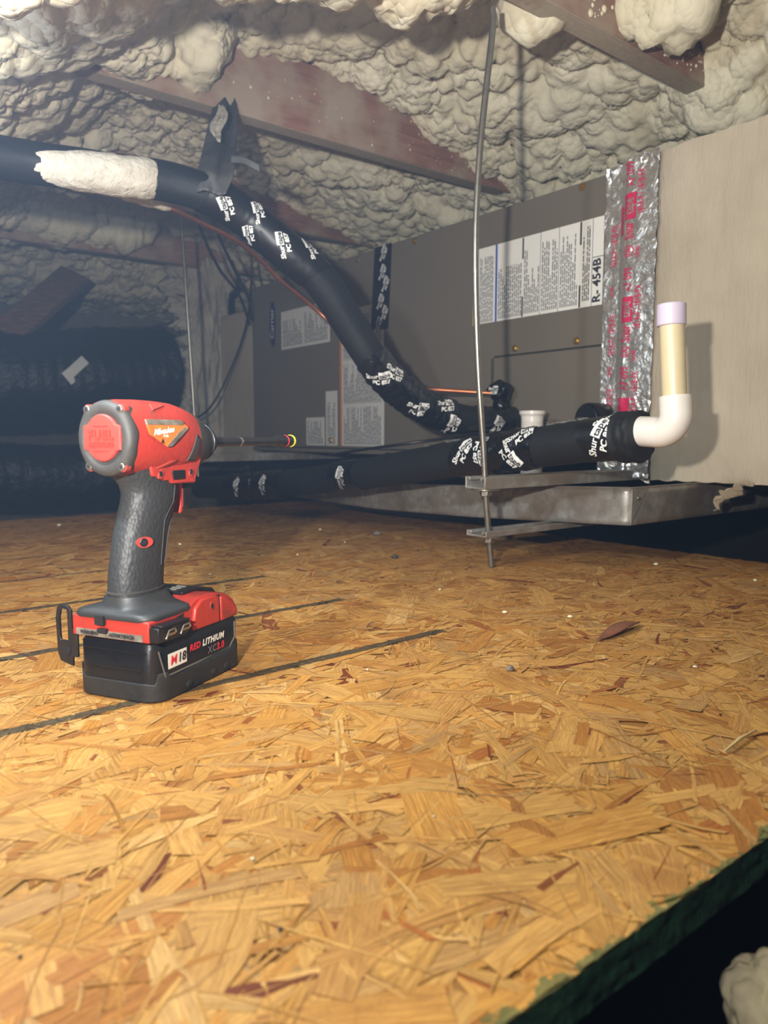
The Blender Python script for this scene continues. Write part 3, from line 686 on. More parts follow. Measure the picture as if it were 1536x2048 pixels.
# white capped stub and black port in front of the cabinet
q = at(1065, 822, 0, 1.085); b = B(); prof = [(.0205, .062), (.0205, q[2]-.012), (.0225, q[2]-.008), (.0245, q[2]-.006), (.0248, q[2]), (.0215, q[2]), (.0205, q[2]-.02), (.0001, q[2]-.02)]
b.loft([[(q[0]+r*math.cos(a), q[1]+r*math.sin(a), z_) for a in np.linspace(0, 2*math.pi, 36, endpoint=False)] for r, z_ in prof])
o = b.out('cleanout_fitting', 'pvc', smooth=40); tag(o, 'short white open fitting standing behind the black drain pipe', 'fitting')
q = at(1178, 838, 0, XF-.045); pt = empty('drain_port', (XF, q[1], q[2])); tag(pt, 'black round capped port stub on the cabinet beside the foil tape', 'port')
b = B(); b.tube([(0, 0, 0), (-.048, 0, 0), (-.0515, 0, 0)], [.029, .029, .026], 36); b.out('stub', 'tape', pt, smooth=45)
b = B(); b.tube([(-.0515, 0, 0), (-.054, 0, 0)], .023, 36); b.out('plug', 'drill_black', pt, smooth=45, bevel=.001)

# ------------------------------------------------------------------ drain pan
PX, PY = .95, .628
dpn = empty('drain_pan', (PX, PY, .066)); tag(dpn, 'shallow galvanised sheet metal drain pan under the cabinet', 'pan')
ysk = [.628, .80, .95, 1.24, 1.58, 1.64]; zb_ = [.066, .0575, .050, .042, .046, .05]; zt_ = [.121, .114, .106, .094, .092, .092]
def pw(u, v):
    y = .628+u*1.012; z0 = np.interp(y, ysk, zb_); z1 = np.interp(y, ysk, zt_)
    return (.0015*noise.noise(Vector((y*9, v*2, 0)))+.004*math.sin(math.pi*v)*noise.noise(Vector((y*4, 0, 3))), y-PY, z0+(z1-z0)*v-.066)
b = B(); b.grid(pw, 60, 8); solid(b.out('long_wall', 'galv', dpn, smooth=60), .0014)
def pw2(u, v): x_ = u*.8; return (x_, .0012*noise.noise(Vector((x_*9, v*2, 5))), v*.0545)
b = B(); b.grid(pw2, 40, 6); solid(b.out('short_wall', 'galv', dpn, smooth=60), .0014)
b = B(); b.grid(lambda u, v: (u*.8, v*1.01, float(np.interp(.628+v*1.012, ysk, zb_))-.066+.001), 4, 12); solid(b.out('pan_floor', 'galv', dpn), .001)
b = B(); b.prism([(.001, .0005), (.040, .0535), (.001, .0535)], 1, -.0032, -.0008); g = b.out('corner_gusset', 'galv', dpn, bevel=.0004)
b = B(); b.ball((.018, -.0035, .040), (.0042, .002, .0042), 14, 8); b.out('rivet', 'zinc', g, smooth=60)
def bead(u0, pts, r=.0014): b = B(); b.tube(pts, r, 8); return b
b = bead(0, [(p[0], p[1], p[2]+.0005) for p in [pw(u, 1) for u in np.linspace(0, 1, 40)]]); b.out('hemmed_rim', 'galv', dpn, smooth=60)
b = bead(0, [(p[0], p[1], p[2]+.0005) for p in [pw2(u, 1) for u in np.linspace(0, 1, 20)]]); b.out('hemmed_rim', 'galv', dpn, smooth=60)

# ------------------------------------------------------------------ hanging rods and channels
def channel(name, x0, x1, yc, z0, z1, lab, wdt=.041):
    h = z1-z0; t = .0028; hw = wdt/2
    prof = [(-hw, 0), (hw, 0), (hw, h), (hw-.010, h), (hw-.010, h-.005), (hw-.010+t, h-.005), (hw-.010+t, h-t), (hw-t, h-t), (hw-t, t), (-hw+t, t), (-hw+t, h-t), (-hw+.010-t, h-t), (-hw+.010-t, h-.005), (-hw+.010, h-.005), (-hw+.010, h), (-hw, h)]
    b = B(); b.prism([(p[0], p[1]) for p in prof], 0, 0, x1-x0); o = b.out(name, 'galv', bevel=.0007); o.location = (x0, yc, z0); tag(o, lab, 'channel', ); return o
RY = .765
zu1, zu0 = at(944, 953, 0, .772)[2], at(944, 977, 0, .772)[2]
zl1, zl0 = at(950, 1042, 0, .775)[2], at(950, 1072, 0, .775)[2]
channel('strut_channel', .768, 1.5, RY, zu0, zu1, 'upper galvanised strut channel under the cabinet, above the pan rim')
channel('strut_channel', .772, 1.5, RY, zl0, min(zl1, .0585), 'lower galvanised strut channel beneath the drain pan')
zf = at(500, 906, 1, 1.955)[2]
channel('strut_channel', .80, 1.5, 1.955, zf-.022, zf, 'far dim strut channel left of the cabinet, at the thin rod')
def threaded(name, pts, r, lab, nuts):
    p = Pipe(pts, 10); t = empty(name, tuple(p.P[-1])); tag(t, lab, 'rod'); O_ = p.P[-1]; b = B(); m = int(p.len/.0009); rings = []
    for i in range(m+1):
        l = p.len*i/m; rings.append([p.pt(l, 2*math.pi*k/9, r*(1.0 if i % 2 else .84))-O_ for k in range(9)])
    b.loft(rings); b.out('threaded_shaft', 'zinc', t, smooth=180)
    for z_, hx in nuts:
        l = min(range(len(p.P)), key=lambda i: abs(p.P[i].z-z_)); c = p.P[l]-O_; c.z = z_-O_.z
        if hx: b = B(); b.tube([c-Vector((0, 0, .004)), c+Vector((0, 0, .004))], .0092, 6); b.out('nut', 'zinc', t, bevel=.0008)
        else: b = B(); b.tube([c-Vector((0, 0, .0012)), c+Vector((0, 0, .0012))], .021, 28); b.out('washer', 'zinc', t, bevel=.0004)
    return t
rp = [at(x_, y_, 1, RY) for x_, y_ in ((985, 14), (985, 60), (972, 180), (960, 300), (952, 450), (952, 600), (957, 750), (967, 900), (972, 1000), (983, 1133))]
rp[-1][2] = .0015
threaded('threaded_rod', rp, .0048, 'bowed threaded steel rod hanging from the nearest beam in front of the cabinet', [(zu0-.0015, 0), (zu0-.0075, 1), (zl0-.0015, 0), (zl0-.0075, 1)])
rp = [at(x_, y_, 1, 1.955) for x_, y_ in ((362, 425), (368, 520), (376, 640), (384, 760), (391, 870), (397, 960))]
threaded('threaded_rod', rp, .0048, 'thin dim threaded rod at the far left end of the cabinet', [(zf-.024, 0), (zf-.03, 1)])
rp = [(1.05, 2.10, .82), (1.05, 2.10, .5), (1.05, 2.1, .09)]

# ------------------------------------------------------------------ black strap and wires
rows = [(442, 452, 150, 1.47), (436, 462, 172, 1.45), (428, 472, 205, 1.42), (418, 474, 245, 1.36), (408, 472, 290, 1.28), (400, 470, 325, 1.20), (395, 466, 350, 1.13), (394, 452, 385, 1.105)]
def strap(u, v):
    k = v*(len(rows)-1); i = min(int(k), len(rows)-2); f = k-i; r = [rows[i][j]*(1-f)+rows[i+1][j]*f for j in range(4)]
    fold = math.sin(u*9+v*2)*.012*(1-.5*v)+.010*noise.noise(Vector((u*5, v*6, 1)))
    return W(r[0]+(r[1]-r[0])*u, r[2]-5*math.sin(u*6), r[3]+fold)
sr = empty('black_strap'); tag(sr, 'folded black cloth strap hanging from the second beam around the insulated line', 'strap')
b = B(); b.grid(strap, 36, 60); solid(b.out('sling', 'fabric', sr, smooth=70), .0022)
b = B(); b.grid(lambda u, v: W(462+57*u, 312+14*u+(1-v)*14-4*math.sin(u*4), 1.17-.04*u+.004*math.sin(u*7)), 16, 3); solid(b.out('loose_end', 'fabric', sr, smooth=70), .002)
b = B(); b.grid(lambda u, v: W(442+(u-.5)*26*math.sin(math.pi*(.12+.8*v))-8*v+5*math.sin(v*7), 208+72*v+4*u, 1.355-.10*v-.02+.008*noise.noise(Vector((u*6, v*6, 5)))), 14, 20); o = solid(b.out('foam_overspray', 'foam_darkened', sr, smooth=70), .003)
def cable(pts, r, lab, name='cable'):
    p = Pipe(pts); b = B(); p.body(b, 0, p.len, r, 8, .012); o = b.out(name, 'cable', smooth=60); tag(o, lab, 'cable'); return o
cable([W(500, 470, 2.3), W(503, 560, 2.35), W(490, 660, 2.45), W(452, 760, 2.5), W(420, 815, 2.52), W(392, 838, 2.55)], .0035, 'thin black wire curving down the far end of the cabinet')
cable([W(392, 430, 1.9), W(410, 480, 1.95), W(440, 540, 2.05), W(478, 590, 2.2), W(500, 650, 2.28)], .004, 'outer of two black cables drooping behind the copper tube')
cable([W(425, 440, 1.9), W(450, 500, 1.95), W(480, 560, 2.05), W(498, 600, 2.2), W(503, 640, 2.28)], .004, 'inner of two black cables drooping behind the copper tube')
cable([W(660, 910, 1.5), W(740, 897, 1.42), W(830, 885, 1.36), (1.02, .98, .205), W(930, 858, 1.36), W(985, 850, 1.40)], .0028, 'black control wire lying over the drain pipe')

# ------------------------------------------------------------------ far left background
rplen = empty('return_plenum', (1.22, 2.35, .12)); tag(rplen, 'dim grey return plenum box joined to the far end of the cabinet', 'duct')
b = B(); b.box((0, -.18, 0), (.48, .16, .50)); b.out('duct_body', 'mastic', rplen, bevel=.004)
b = B(); b.box((-.012, -.18, 0), (.0, -.155, .50)); b.out('flange', 'galv', rplen)
def curt(u, v):
    q = Vector(W(330+126*u, 520+400*v, 2.80-.05*u)); s_ = .05*noise.noise(Vector((u*4, v*3, 2)))+.02*noise.noise(Vector((u*11, v*9, 4)))
    rag = (1-u)**4*(.10*noise.noise(Vector((v*26, 1, 1)))+.07*abs(noise.noise(Vector((v*70, 1, 6)))))-(1-u)*.05*math.sin(v*2.6+.3)
    return q+Vector(CR)*(-rag)+Vector(CF)*s_
b = B(); b.grid(curt, 50, 120); o = solid(b.out('insulation_batt', 'batt', smooth=60), .03, 1); tag(o, 'ragged grey insulation sheet hanging behind the thin rod, left of the cabinet', 'insulation')
def flex(p0, p1, r, seed, lab):
    pp = Pipe([p0, (Vector(p0)+Vector(p1))/2+Vector((0, 0, -.02)), p1]); t = empty('flexible_duct', tuple(pp.P[0])); tag(t, lab, 'duct'); O_ = pp.P[0]; b = B(); rings = []
    m = 160
    for i in range(m+1):
        l = pp.len*i/m; rings.append([pp.pt(l, a, r*(1+.006*math.sin(l*150)+.07*noise.noise(Vector((l*7, math.cos(a)*1.6+seed, math.sin(a)*1.6)))+.05*abs(noise.noise(Vector((l*16, math.cos(a)*4+seed, math.sin(a)*4))))))-O_ for a in np.linspace(0, 2*math.pi, 48, endpoint=False)])
    b.loft(rings); b.out('plastic_jacket', 'plastic_black', t, smooth=60); return t, pp
f1, p1_ = flex(W(-260, 752, 2.2), W(330, 738, 2.72), .155, 1, 'upper black plastic flexible duct with a pale sticker, far left')
f2, p2_ = flex(W(-240, 935, 2.15), W(330, 940, 2.65), .10, 5, 'lower black plastic flexible duct lying behind the deck, far left')
c = Vector(W(124, 728, 2.19)); l_ = p1_.l_at(124); fa = p1_.face(l_)
b = B()
def stick(u, v):
    s_, t = (u-.5)*.088, (v-.5)*.03; r = -.62
    if u < .22: t = t*1.45+.006
    s2, t2 = s_*math.cos(r)-t*math.sin(r), s_*math.sin(r)+t*math.cos(r)
    return p1_.pt(l_+s2, fa-.15+t2/.155, .166)-p1_.P[0]
b.grid(stick, 12, 4); o = solid(b.out('sticker', 'paper_dull', f1), .001)
br = empty('timber_brace'); tag(br, 'dark timber brace slanting up at the far left', 'beam')
p0, p1 = Vector(W(-70, 735, 2.25)), Vector(W(150, 545, 2.6)); d = (p1-p0); L0 = d.length; d.normalize(); sd = Vector(CF).cross(d).normalized()
mt = Matrix((d, Vector(CF).normalized(), sd)).transposed().to_4x4(); mt.translation = p0
b = B(); b.box((0, -.019, -.045), (L0, .019, .058), mt); b.out('timber', 'joist', br, bevel=.002)

# ------------------------------------------------------------------ impact driver
fwd = Vector((.871, .491, 0)).normalized()
tool = empty('impact_driver', (.2246, .5808, 0), math.atan2(fwd.y, fwd.x))
tag(tool, 'red and black cordless impact driver standing upright on its battery on the deck', 'power tool')
def sring(axis, c, ra, rb, n=48, e=2.4, lo=None):
    out = []
    for k in range(n):
        a = 2*math.pi*k/n; ca, sa = math.cos(a), math.sin(a)
        p, q = math.copysign(abs(ca)**(2/e), ca)*ra, math.copysign(abs(sa)**(2/e), sa)*rb
        if axis == 'x': out.append((c[0], c[1]+p, c[2]+q))
        elif axis == 'z': out.append((c[0]+p, c[1]+q, c[2]))
    return out
def rrect(x0, x1, hy, z, r, n=7):
    out = []
    for cx, cy, a0 in ((x1-r, hy-r, 0), (x0+r, hy-r, 90), (x0+r, -hy+r, 180), (x1-r, -hy+r, 270)):
        for k in range(n+1):
            a = math.radians(a0+90*k/n); out.append((cx+r*math.cos(a), cy+r*math.sin(a), z))
    return out
# battery
b = B(); b.loft([rrect(-.054, .053, .036, .0, .012), rrect(-.056, .0555, .0385, .002, .014), rrect(-.0565, .056, .039, .008, .015), rrect(-.0565, .056, .039, .0415, .014), rrect(-.055, .0545, .0375, .0435, .013), rrect(-.055, .0545, .0375, .048, .013)])
bat = b.out('battery', 'drill_black', tool, smooth=40); tag(bat, 'black slide-on battery pack')
b = B(); sh = lambda o_, z, r=.015: rrect(-.0565-o_, .056+o_, .039+o_, z, r)
rings = []
for zf_ in (0, 1):
    ring = []
    for (x_, y_, z_) in rrect(-.0578, .0573, .0403, 0, .016, 16):
        k = max(0, (abs(x_)-.034)/.022)
        if abs(y_) < .0402: k = 1 if x_ > 0 or x_ < 0 else k
        zt2 = .010+.0125*float(smooth01(k*1.3)) if abs(y_) > .036 else (.0225 if x_ > 0 else .0145)
        wob = .0012*noise.noise(Vector((x_*90, y_*90, 1)))
        ring.append((x_, y_, .0012 if zf_ == 0 else zt2+wob))
    rings.append(ring)
b.loft(rings); b.out('bumper', 'bumper', bat, smooth=30, bevel=.0006)
for x_ in (-.02, .012, .03):
    b = B(); b.ball((x_, -.0405, .006), (.0045, .001, .003), 12, 6); b.out('bumper_stud', 'bumper', bat, smooth=60)
# framed side panel with the print
def frame_line(pts, wdt, y, nm, mat, par):
    b = B()
    for p, q in zip(pts, pts[1:]):
        d_ = Vector((q[0]-p[0], 0, q[1]-p[1])); n_ = Vector((-d_.z, 0, d_.x)).normalized()*wdt/2
        a_, c_ = Vector((p[0], y, p[1])), Vector((q[0], y, q[1])); b.add([a_-n_, a_+n_, c_+n_, c_-n_], [(0, 1, 2, 3)])
    o = b.out(nm, mat, par); solid(o, .0005); return o
frame_line([(-.054, .0405), (-.047, .0195), (.036, .0195), (.044, .027), (.044, .0405)], .0011, -.0393, 'trim_line', 'silver_line', bat)
side = lambda xc, zc, y=-.0396: (lambda s, t: (xc+s, y, zc+t))
b = B(); b.prism([(-.0435, .0240), (-.0215, .0240), (-.0215, .0355), (-.0435, .0355)], 1, -.0395, -.0392); b.out('label_patch', 'paper', bat, bevel=.0002)
b = B(); text(b, 'M', .0098, side(-.0378, .0297, -.0399), bold=.0002, shear=.15); b.out('letter', 'hot_red', bat)
b = B(); text(b, '18', .0098, side(-.0280, .0297, -.0399), bold=.0003, shear=.15); b.out('letter', 'ink', bat)
b = B(); text(b, 'RED', .0070, side(-.0180, .0330), bold=.00025, shear=.2, align='LEFT', spacing=1.12); b.out('letter', 'hot_red', bat)
b = B(); text(b, 'LITHIUM', .0070, side(-.0015, .0330), bold=.0003, shear=.2, align='LEFT', spacing=1.12); b.out('letter', 'paper', bat)
b = B(); text(b, 'XC', .0078, side(.0055, .0250), bold=.0002, shear=.1, align='LEFT', spacing=1.1); b.out('letter', 'ink_grey', bat)
b = B(); text(b, '3.0', .0078, side(.0175, .0250), bold=.0003, shear=.1, align='LEFT', spacing=1.1); b.out('letter', 'hot_red', bat)
b = B(); b.box((-.0572, -.026, .0245), (-.0562, .024, .0255)); b.box((-.0572, -.030, .038), (-.056, .030, .0387)); b.out('rear_ribs', 'drill_black', bat)
# foot
prof = [(-.0605, .0475), (.0085, .0475), (.0088, .0445), (.052, .0445), (.0535, .050), (.047, .0595), (.036, .0665), (.016, .0705), (-.004, .070), (-.0125, .0655), (-.0605, .0635)]
b = B(); b.prism(prof, 1, -.0365, .0365); foot = b.out('foot', 'red', tool, bevel=.004, seg=3)
b = B(); b.prism([(-.012, .0455), (.024, .0445), (.024, .0665), (.016, .069), (.000, .0685), (-.008, .063)], 1, -.0392, -.034); b.out('side_cheek', 'red', foot, bevel=.0015)
b = B(); b.prism([(.0262, .0445), (.050, .0445), (.051, .049), (.044, .0585), (.034, .0635), (.0262, .066)], 1, -.0388, -.034); b.out('latch_cheek', 'red', foot, bevel=.0015)
b = B(); b.prism([(.0236, .0440), (.0266, .0440), (.0266, .0672), (.0236, .0677)], 1, -.0372, .0372); b.out('split_line', 'ink', foot)
b = B(); b.prism([(.000, .0702), (.020, .0702), (.040, .0655), (.0545, .0525), (.0552, .049), (.0562, .050), (.0555, .0545), (.041, .0688), (.020, .0732), (.000, .0728)], 1, -.020, .024); b.out('lamp_bezel', 'drill_black', foot, bevel=.001)
for x_ in (.004, .010, .016):
    b = B(); b.box((x_, -.010, .0726), (x_+.0035, -.001, .0737)); b.out('mode_button', 'silver_line', foot, bevel=.0004)
b = B(); b.loft([rrect(-.0615, -.004, .0370, .0627, .012), rrect(-.0620, -.0035, .0374, .0645, .012), rrect(-.0612, -.0045, .0365, .0668, .012), rrect(-.059, -.0065, .031, .0683, .012), rrect(-.0575, -.003, .023, .0692, .014), rrect(-.0565, -.0025, .0190, .0720, .015), rrect(-.0558, -.0045, .0168, .078, .0155)])
b.out('rubber_collar', 'grip2', tool, smooth=60)
for (x_, z_, rx, rz) in ((-.052, .0575, .0045, .0028), (.013, .0605, .0026, .0040)):
    b = B(); b.loft([[(x_+rx*math.cos(a), y_, z_+rz*math.sin(a)) for a in np.linspace(0, 2*math.pi, 20, endpoint=False)] for y_ in (-.0397, -.0360)]); s_ = b.out('screw_recess', 'red_badge', foot, smooth=50)
    b = B(); b.loft([[(x_-.0004+rx*.62*math.cos(a), y_, z_+rz*.62*math.sin(a)) for a in np.linspace(0, 2*math.pi, 14, endpoint=False)] for y_ in (-.0400, -.0380)]); b.out('screw_hole', 'ink', s_)
b = B(); b.prism([(-.041, .0566), (-.021, .0600), (-.0205, .0618), (-.0405, .0585)], 1, -.0371, -.0360); b.out('slot', 'ink', foot)
b = B(); b.box((-.0640, .003, .0585), (-.0600, .011, .0655)); b.box((-.0640, .001, .0525), (-.060, .009, .0555)); b.out('rear_notch', 'ink', foot)
b = B(); b.box((-.0612, -.031, .0485), (-.0604, .032, .0535)); wl = b.out('warning_strip', 'worn', foot)
b = B(); text(b, 'WARNING', .0036, lambda s, t: (-.0615, .019-s, .051+t), bold=.0002); text(b, 'ADVERTENCIA', .0036, lambda s, t: (-.0615, -.012-s, .051+t), bold=.0002); b.out('print', 'ink', wl)
# bit clip on the near side
b = B(); b.prism([(-.060, .0485), (-.030, .0475), (-.024, .0505), (-.024, .0590), (-.060, .0595)], 1, -.0450, -.036); bc = b.out('bit_clip', 'drill_black', foot, bevel=.0008)
b = B(); b.prism([(-.058, .0595), (-.026, .0590), (-.024, .0600), (-.058, .0612)], 1, -.0465, -.036); b.out('clip_lip', 'drill_black', bc, bevel=.0004)
for x0 in (-.053, -.036):
    b = B(); b.tube([(x0, -.0458, .0505), (x0+.003, -.0462, .0560), (x0+.010, -.0462, .0566), (x0+.0115, -.0458, .0535)], .0009, 8); b.box((x0+.001, -.0460, .0520), (x0+.011, -.0450, .0538)); b.out('spring_wire', 'bright_steel', bc, smooth=50)
# belt hook on the far side
def hook_poly(o_): return [(.0415+o_, .0205+o_), (.054-o_, .0235+o_), (.0565-o_, .030), (.0575-o_, .058), (.0555-o_, .0665-o_), (.0515, .0690-o_), (.0445, .0680-o_), (.0415+o_, .0645-o_)]
outer = hook_poly(0); inner = [(.0455, .0405), (.0530, .0405), (.0535, .044), (.0537, .058), (.0522, .0642), (.0500, .0655), (.0460, .0648), (.0455, .061)]
b = B(); v0 = []
for x_ in (-.0565, -.0545):
    v0 += [(x_, p[0], p[1]) for p in outer]+[(x_, p[0], p[1]) for p in inner]
fs = []
for k in range(8):
    q_ = (k+1) % 8; fs += [(k, q_, 8+q_, 8+k), (16+k, 24+k, 24+q_, 16+q_), (k, 16+k, 16+q_, q_), (8+k, 8+q_, 24+q_, 24+k)]
b.add(v0, fs); hk = b.out('belt_hook', 'steel', tool, bevel=.0004)
b = B(); b.box((-.0566, .036, .028), (-.0545, .0425, .050)); b.out('hook_tab', 'steel', hk, bevel=.0004)
b = B(); b.tube([(-.0572, .0462, .0325), (-.0560, .0462, .0325)], .0030, 14); b.out('hook_hole', 'ink', hk)
# grip
G = [(.070, -.0555, -.0045, .0172), (.078, -.0550, -.0058, .0160), (.084, -.0548, -.0058, .0156), (.095, -.0538, -.0045, .0155), (.108, -.0510, -.0020, .0156), (.12, -.0482, .0010, .0158), (.13, -.0450, .0045, .0160), (.14, -.0410, .0090, .0161), (.148, -.0378, .0125, .0162), (.155, -.0365, .0150, .0164), (.161, -.0385, .0150, .0168), (.167, -.0440, .0140, .0174), (.173, -.0500, .0120, .0182), (.179, -.0545, .0100, .0190), (.186, -.0550, .0080, .019)]
b = B(); b.loft([sring('z', ((g[1]+g[2])/2, 0, g[0]), (g[2]-g[1])/2, g[3], 64, 2.3) for g in G]); b.out('grip', 'grip', tool, smooth=80)
b = B(); b.loft([sring('z', (-.0304, 0, z_), .0250+o_, .0162+o_, 64, 2.3) for z_, o_ in ((.0795, -.001), (.0800, .0003), (.0812, .0003), (.0817, -.001))]); b.out('grip_ring', 'rubber', tool, smooth=60)
def gsurf(x_, z_, off=.0004):
    z_ = min(max(z_, .0701), .1859); gx0, gx1, gy = [np.interp(z_, [g[0] for g in G], [g[i] for g in G]) for i in (1, 2, 3)]
    c_, a_ = (gx0+gx1)/2, (gx1-gx0)/2; k = min(.995, abs((x_-c_)/a_)); return (x_, -float(gy*(1-k**2.3)**(1/2.3))-off, z_)
for ln in ([(-.001, .164), (.000, .158), (-.002, .146), (-.010, .138), (-.0140, .133), (-.0150, .126), (-.0170, .110), (-.0185, .098)], [(.0095, .147), (.007, .140), (.000, .133), (-.005, .127), (-.0065, .120), (-.0090, .104), (-.0120, .098)]):
    pts = [gsurf(*q) for q in [(ln[i][0]+(ln[i+1][0]-ln[i][0])*k/5, ln[i][1]+(ln[i+1][1]-ln[i][1])*k/5) for i in range(len(ln)-1) for k in range(5)]+[ln[-1]]]
    b = B(); b.tube(pts, .0004, 8); b.out('mould_line', 'rubber', tool, smooth=60)
gc = Vector(gsurf(-.0360, .1182, 0)); gn = Vector((-.38, -.92, 0)).normalized(); gt = Vector((.92, -.38, 0))
def disc(bb_, c_, nrm, tan, ra, rb, t0, t1, nn=24):
    up_ = nrm.cross(tan); bb_.loft([[c_+nrm*t+tan*(ra*math.cos(a))+up_*(rb*math.sin(a)) for a in np.linspace(0, 2*math.pi, nn, endpoint=False)] for t in (t0, t1)])
b = B(); disc(b, gc, gn, gt, .0068, .0042, -.003, .0009); gs = b.out('grip_screw_recess', 'red_badge', tool, smooth=50)
b = B(); disc(b, gc-gt*.001, gn, gt, .0033, .0033, 0, .0016); s_ = b.out('screw', 'steel', gs, smooth=50, bevel=.0004)
b = B(); disc(b, gc-gt*.001, gn, gt, .0015, .0015, .001, .0018, 6); b.out('screw_socket', 'ink', s_)
# red head
HS = [(-.056, .0240, .0270, .1972), (-.046, .0255, .0283, .1972), (-.03, .0262, .0290, .1970), (-.01, .0266, .0290, .1968), (.006, .0260, .0284, .1965), (.018, .0248, .0268, .1957), (.028, .0230, .0246, .1948), (.036, .0210, .0224, .1942)]
b = B(); b.loft([sring('x', (h[0], 0, h[3]), h[1], h[2], 64, 2.25) for h in HS]); head = b.out('motor_housing', 'red', tool, smooth=60)
def hsurf(x_, z_, off=0):
    ry, rz, zc = [np.interp(x_, [h[0] for h in HS], [h[i] for h in HS]) for i in (1, 2, 3)]
    k = min(.99, abs((z_-zc)/rz)); return (x_, -float(ry*(1-k**2.25)**(1/2.25))-off, z_)
b = B(); b.loft([sring('x', (x_, 0, zc), ry, rz, 48, 2.1) for x_, ry, rz, zc in ((.026, .0238, .0255, .195), (.034, .0225, .0238, .1945), (.042, .0198, .0208, .1938), (.048, .0175, .0182, .1932), (.054, .0150, .0155, .193), (.060, .0125, .0125, .193), (.064, .0112, .0112, .193), (.068, .0098, .0098, .193), (.071, .0075, .0075, .193), (.073, .0062, .0062, .193))]); b.out('nose_cone', 'rubber', tool, smooth=40)
b = B(); b.loft([sring('x', (x_, 0, .193), r_, r_, 40, 2) for x_, r_ in ((.0545, .0152), (.055, .0162), (.0575, .0158), (.058, .0142))]); b.out('nose_ring', 'drill_black', tool, smooth=40)
def patch(name, poly, fn, mat, par, off, th=.0006, m=10):
    # a thin plate following the housing, filled between the lower and upper outline
    b = B(); (xa, xb) = min(p[0] for p in poly), max(p[0] for p in poly)
    def span(x_):
        zs = []
        for p, q in zip(poly, poly[1:]+poly[:1]):
            if (p[0]-x_)*(q[0]-x_) <= 0 and p[0] != q[0]: zs.append(p[1]+(q[1]-p[1])*(x_-p[0])/(q[0]-p[0]))
        return (min(zs), max(zs)) if zs else (poly[0][1],)*2
    def g_(u, v): x_ = xa+(xb-xa)*(.0005+.999*u); z0, z1 = span(x_); return fn(x_, z0+(z1-z0)*v, off)
    b.grid(g_, 24, m); o = b.out(name, mat, par, smooth=60); solid(o, th); return o
st = patch('sticker', [(-.043, .2105), (-.002, .2105), (.0065, .2045), (-.0195, .1895), (-.041, .2000)], hsurf, 'sticker_orange', head, .0007)
patch('sticker_band', [(-.0430, .2068), (-.0010, .2068), (.0015, .2085), (-.002, .2107), (-.0430, .2107)], hsurf, 'worn', st, .0011)
patch('worn_patch', [(-.0225, .1905), (-.0165, .1905), (.0035, .2035), (.0005, .2055), (-.010, .2000), (-.019, .1930)], hsurf, 'worn', st, .0012)
b = B(); text(b, 'Milwaukee', .0062, lambda s, t: hsurf(-.0255+s, .2022+t+.12*s, .0016), bold=.0002, shear=.4, spacing=.85); text(b, 'FUEL', .0028, lambda s, t: hsurf(-.0235+s, .1985+t, .0016), bold=.0001); b.out('lettering', 'paper', st)
b = B(); text(b, 'A', .0044, lambda s, t: hsurf(-.0275+s, .1945+t, .0016), bold=.0003); b.out('lettering', 'ink', st)
for pl2, nm in (([(-.030, .2175), (-.012, .2215), (-.010, .2225), (-.027, .2225)], 'vent_recess'), ([(-.026, .1738), (-.012, .1795), (-.006, .1798), (-.022, .1728)], 'vent_recess')):
    patch(nm, pl2, hsurf, 'red_badge', head, .0009, .001)
patch('front_badge', [(.0075, .1790), (.0185, .1790), (.0215, .1960), (.0165, .2000)], hsurf, 'rubber', head, .001, .001)
b = B(); b.tube([hsurf(x_, z_, .0003) for x_, z_ in ((-.044, .1995), (-.020, .1868), (-.010, .1815), (.004, .178), (.020, .1795))], .0005, 8); b.out('mould_line', 'red', head, smooth=60)
# rear cap
CX = -.056
b = B(); NR = 96; rings = []
for x_, k in ((CX+.006, 1.005), (CX+.0045, 1.04), (CX+.001, 1.045), (CX-.002, 1.0), (CX-.0036, .89), (CX-.0038, .74), (CX-.0025, .70)):
    ring = []
    for i in range(NR):
        a = 2*math.pi*i/NR; ear = sum(math.exp(-((abs(math.remainder(a-q, 2*math.pi)))/.17)**2) for q in (.88, math.pi-.88, math.pi+.88, -.88))
        kk = k*(1+(.05*ear if k > .9 else 0))
        if x_ > CX+.003: xx = x_+.0035*ear+.001*math.sin(a*9)
        else: xx = x_
        ring.append((xx, .0246*kk*math.cos(a), .1968+.0268*kk*math.sin(a)))
    rings.append(ring)
b.loft(rings); cap_ = b.out('rear_cap', 'rubber', tool, smooth=60)
for sy, sz in ((1, 1), (1, -1), (-1, 1), (-1, -1)):
    c_ = Vector((CX-.0005, sy*.0152, .1970+sz*.0208))
    b = B(); disc(b, c_, Vector((-1, 0, 0)), Vector((0, 1, 0)), .0038, .0038, -.004, .0008); s0 = b.out('screw_boss', 'red_badge', cap_, smooth=50)
    b = B(); disc(b, c_, Vector((-1, 0, 0)), Vector((0, 1, 0)), .0030, .0030, .0, .0028); s_ = b.out('cap_screw', 'bright_steel', cap_, smooth=50, bevel=.0006)
    b = B(); disc(b, c_, Vector((-1, 0, 0)), Vector((0, 1, 0)), .0014, .0014, .0026, .0030, 6); b.out('screw_socket', 'ink', s_)
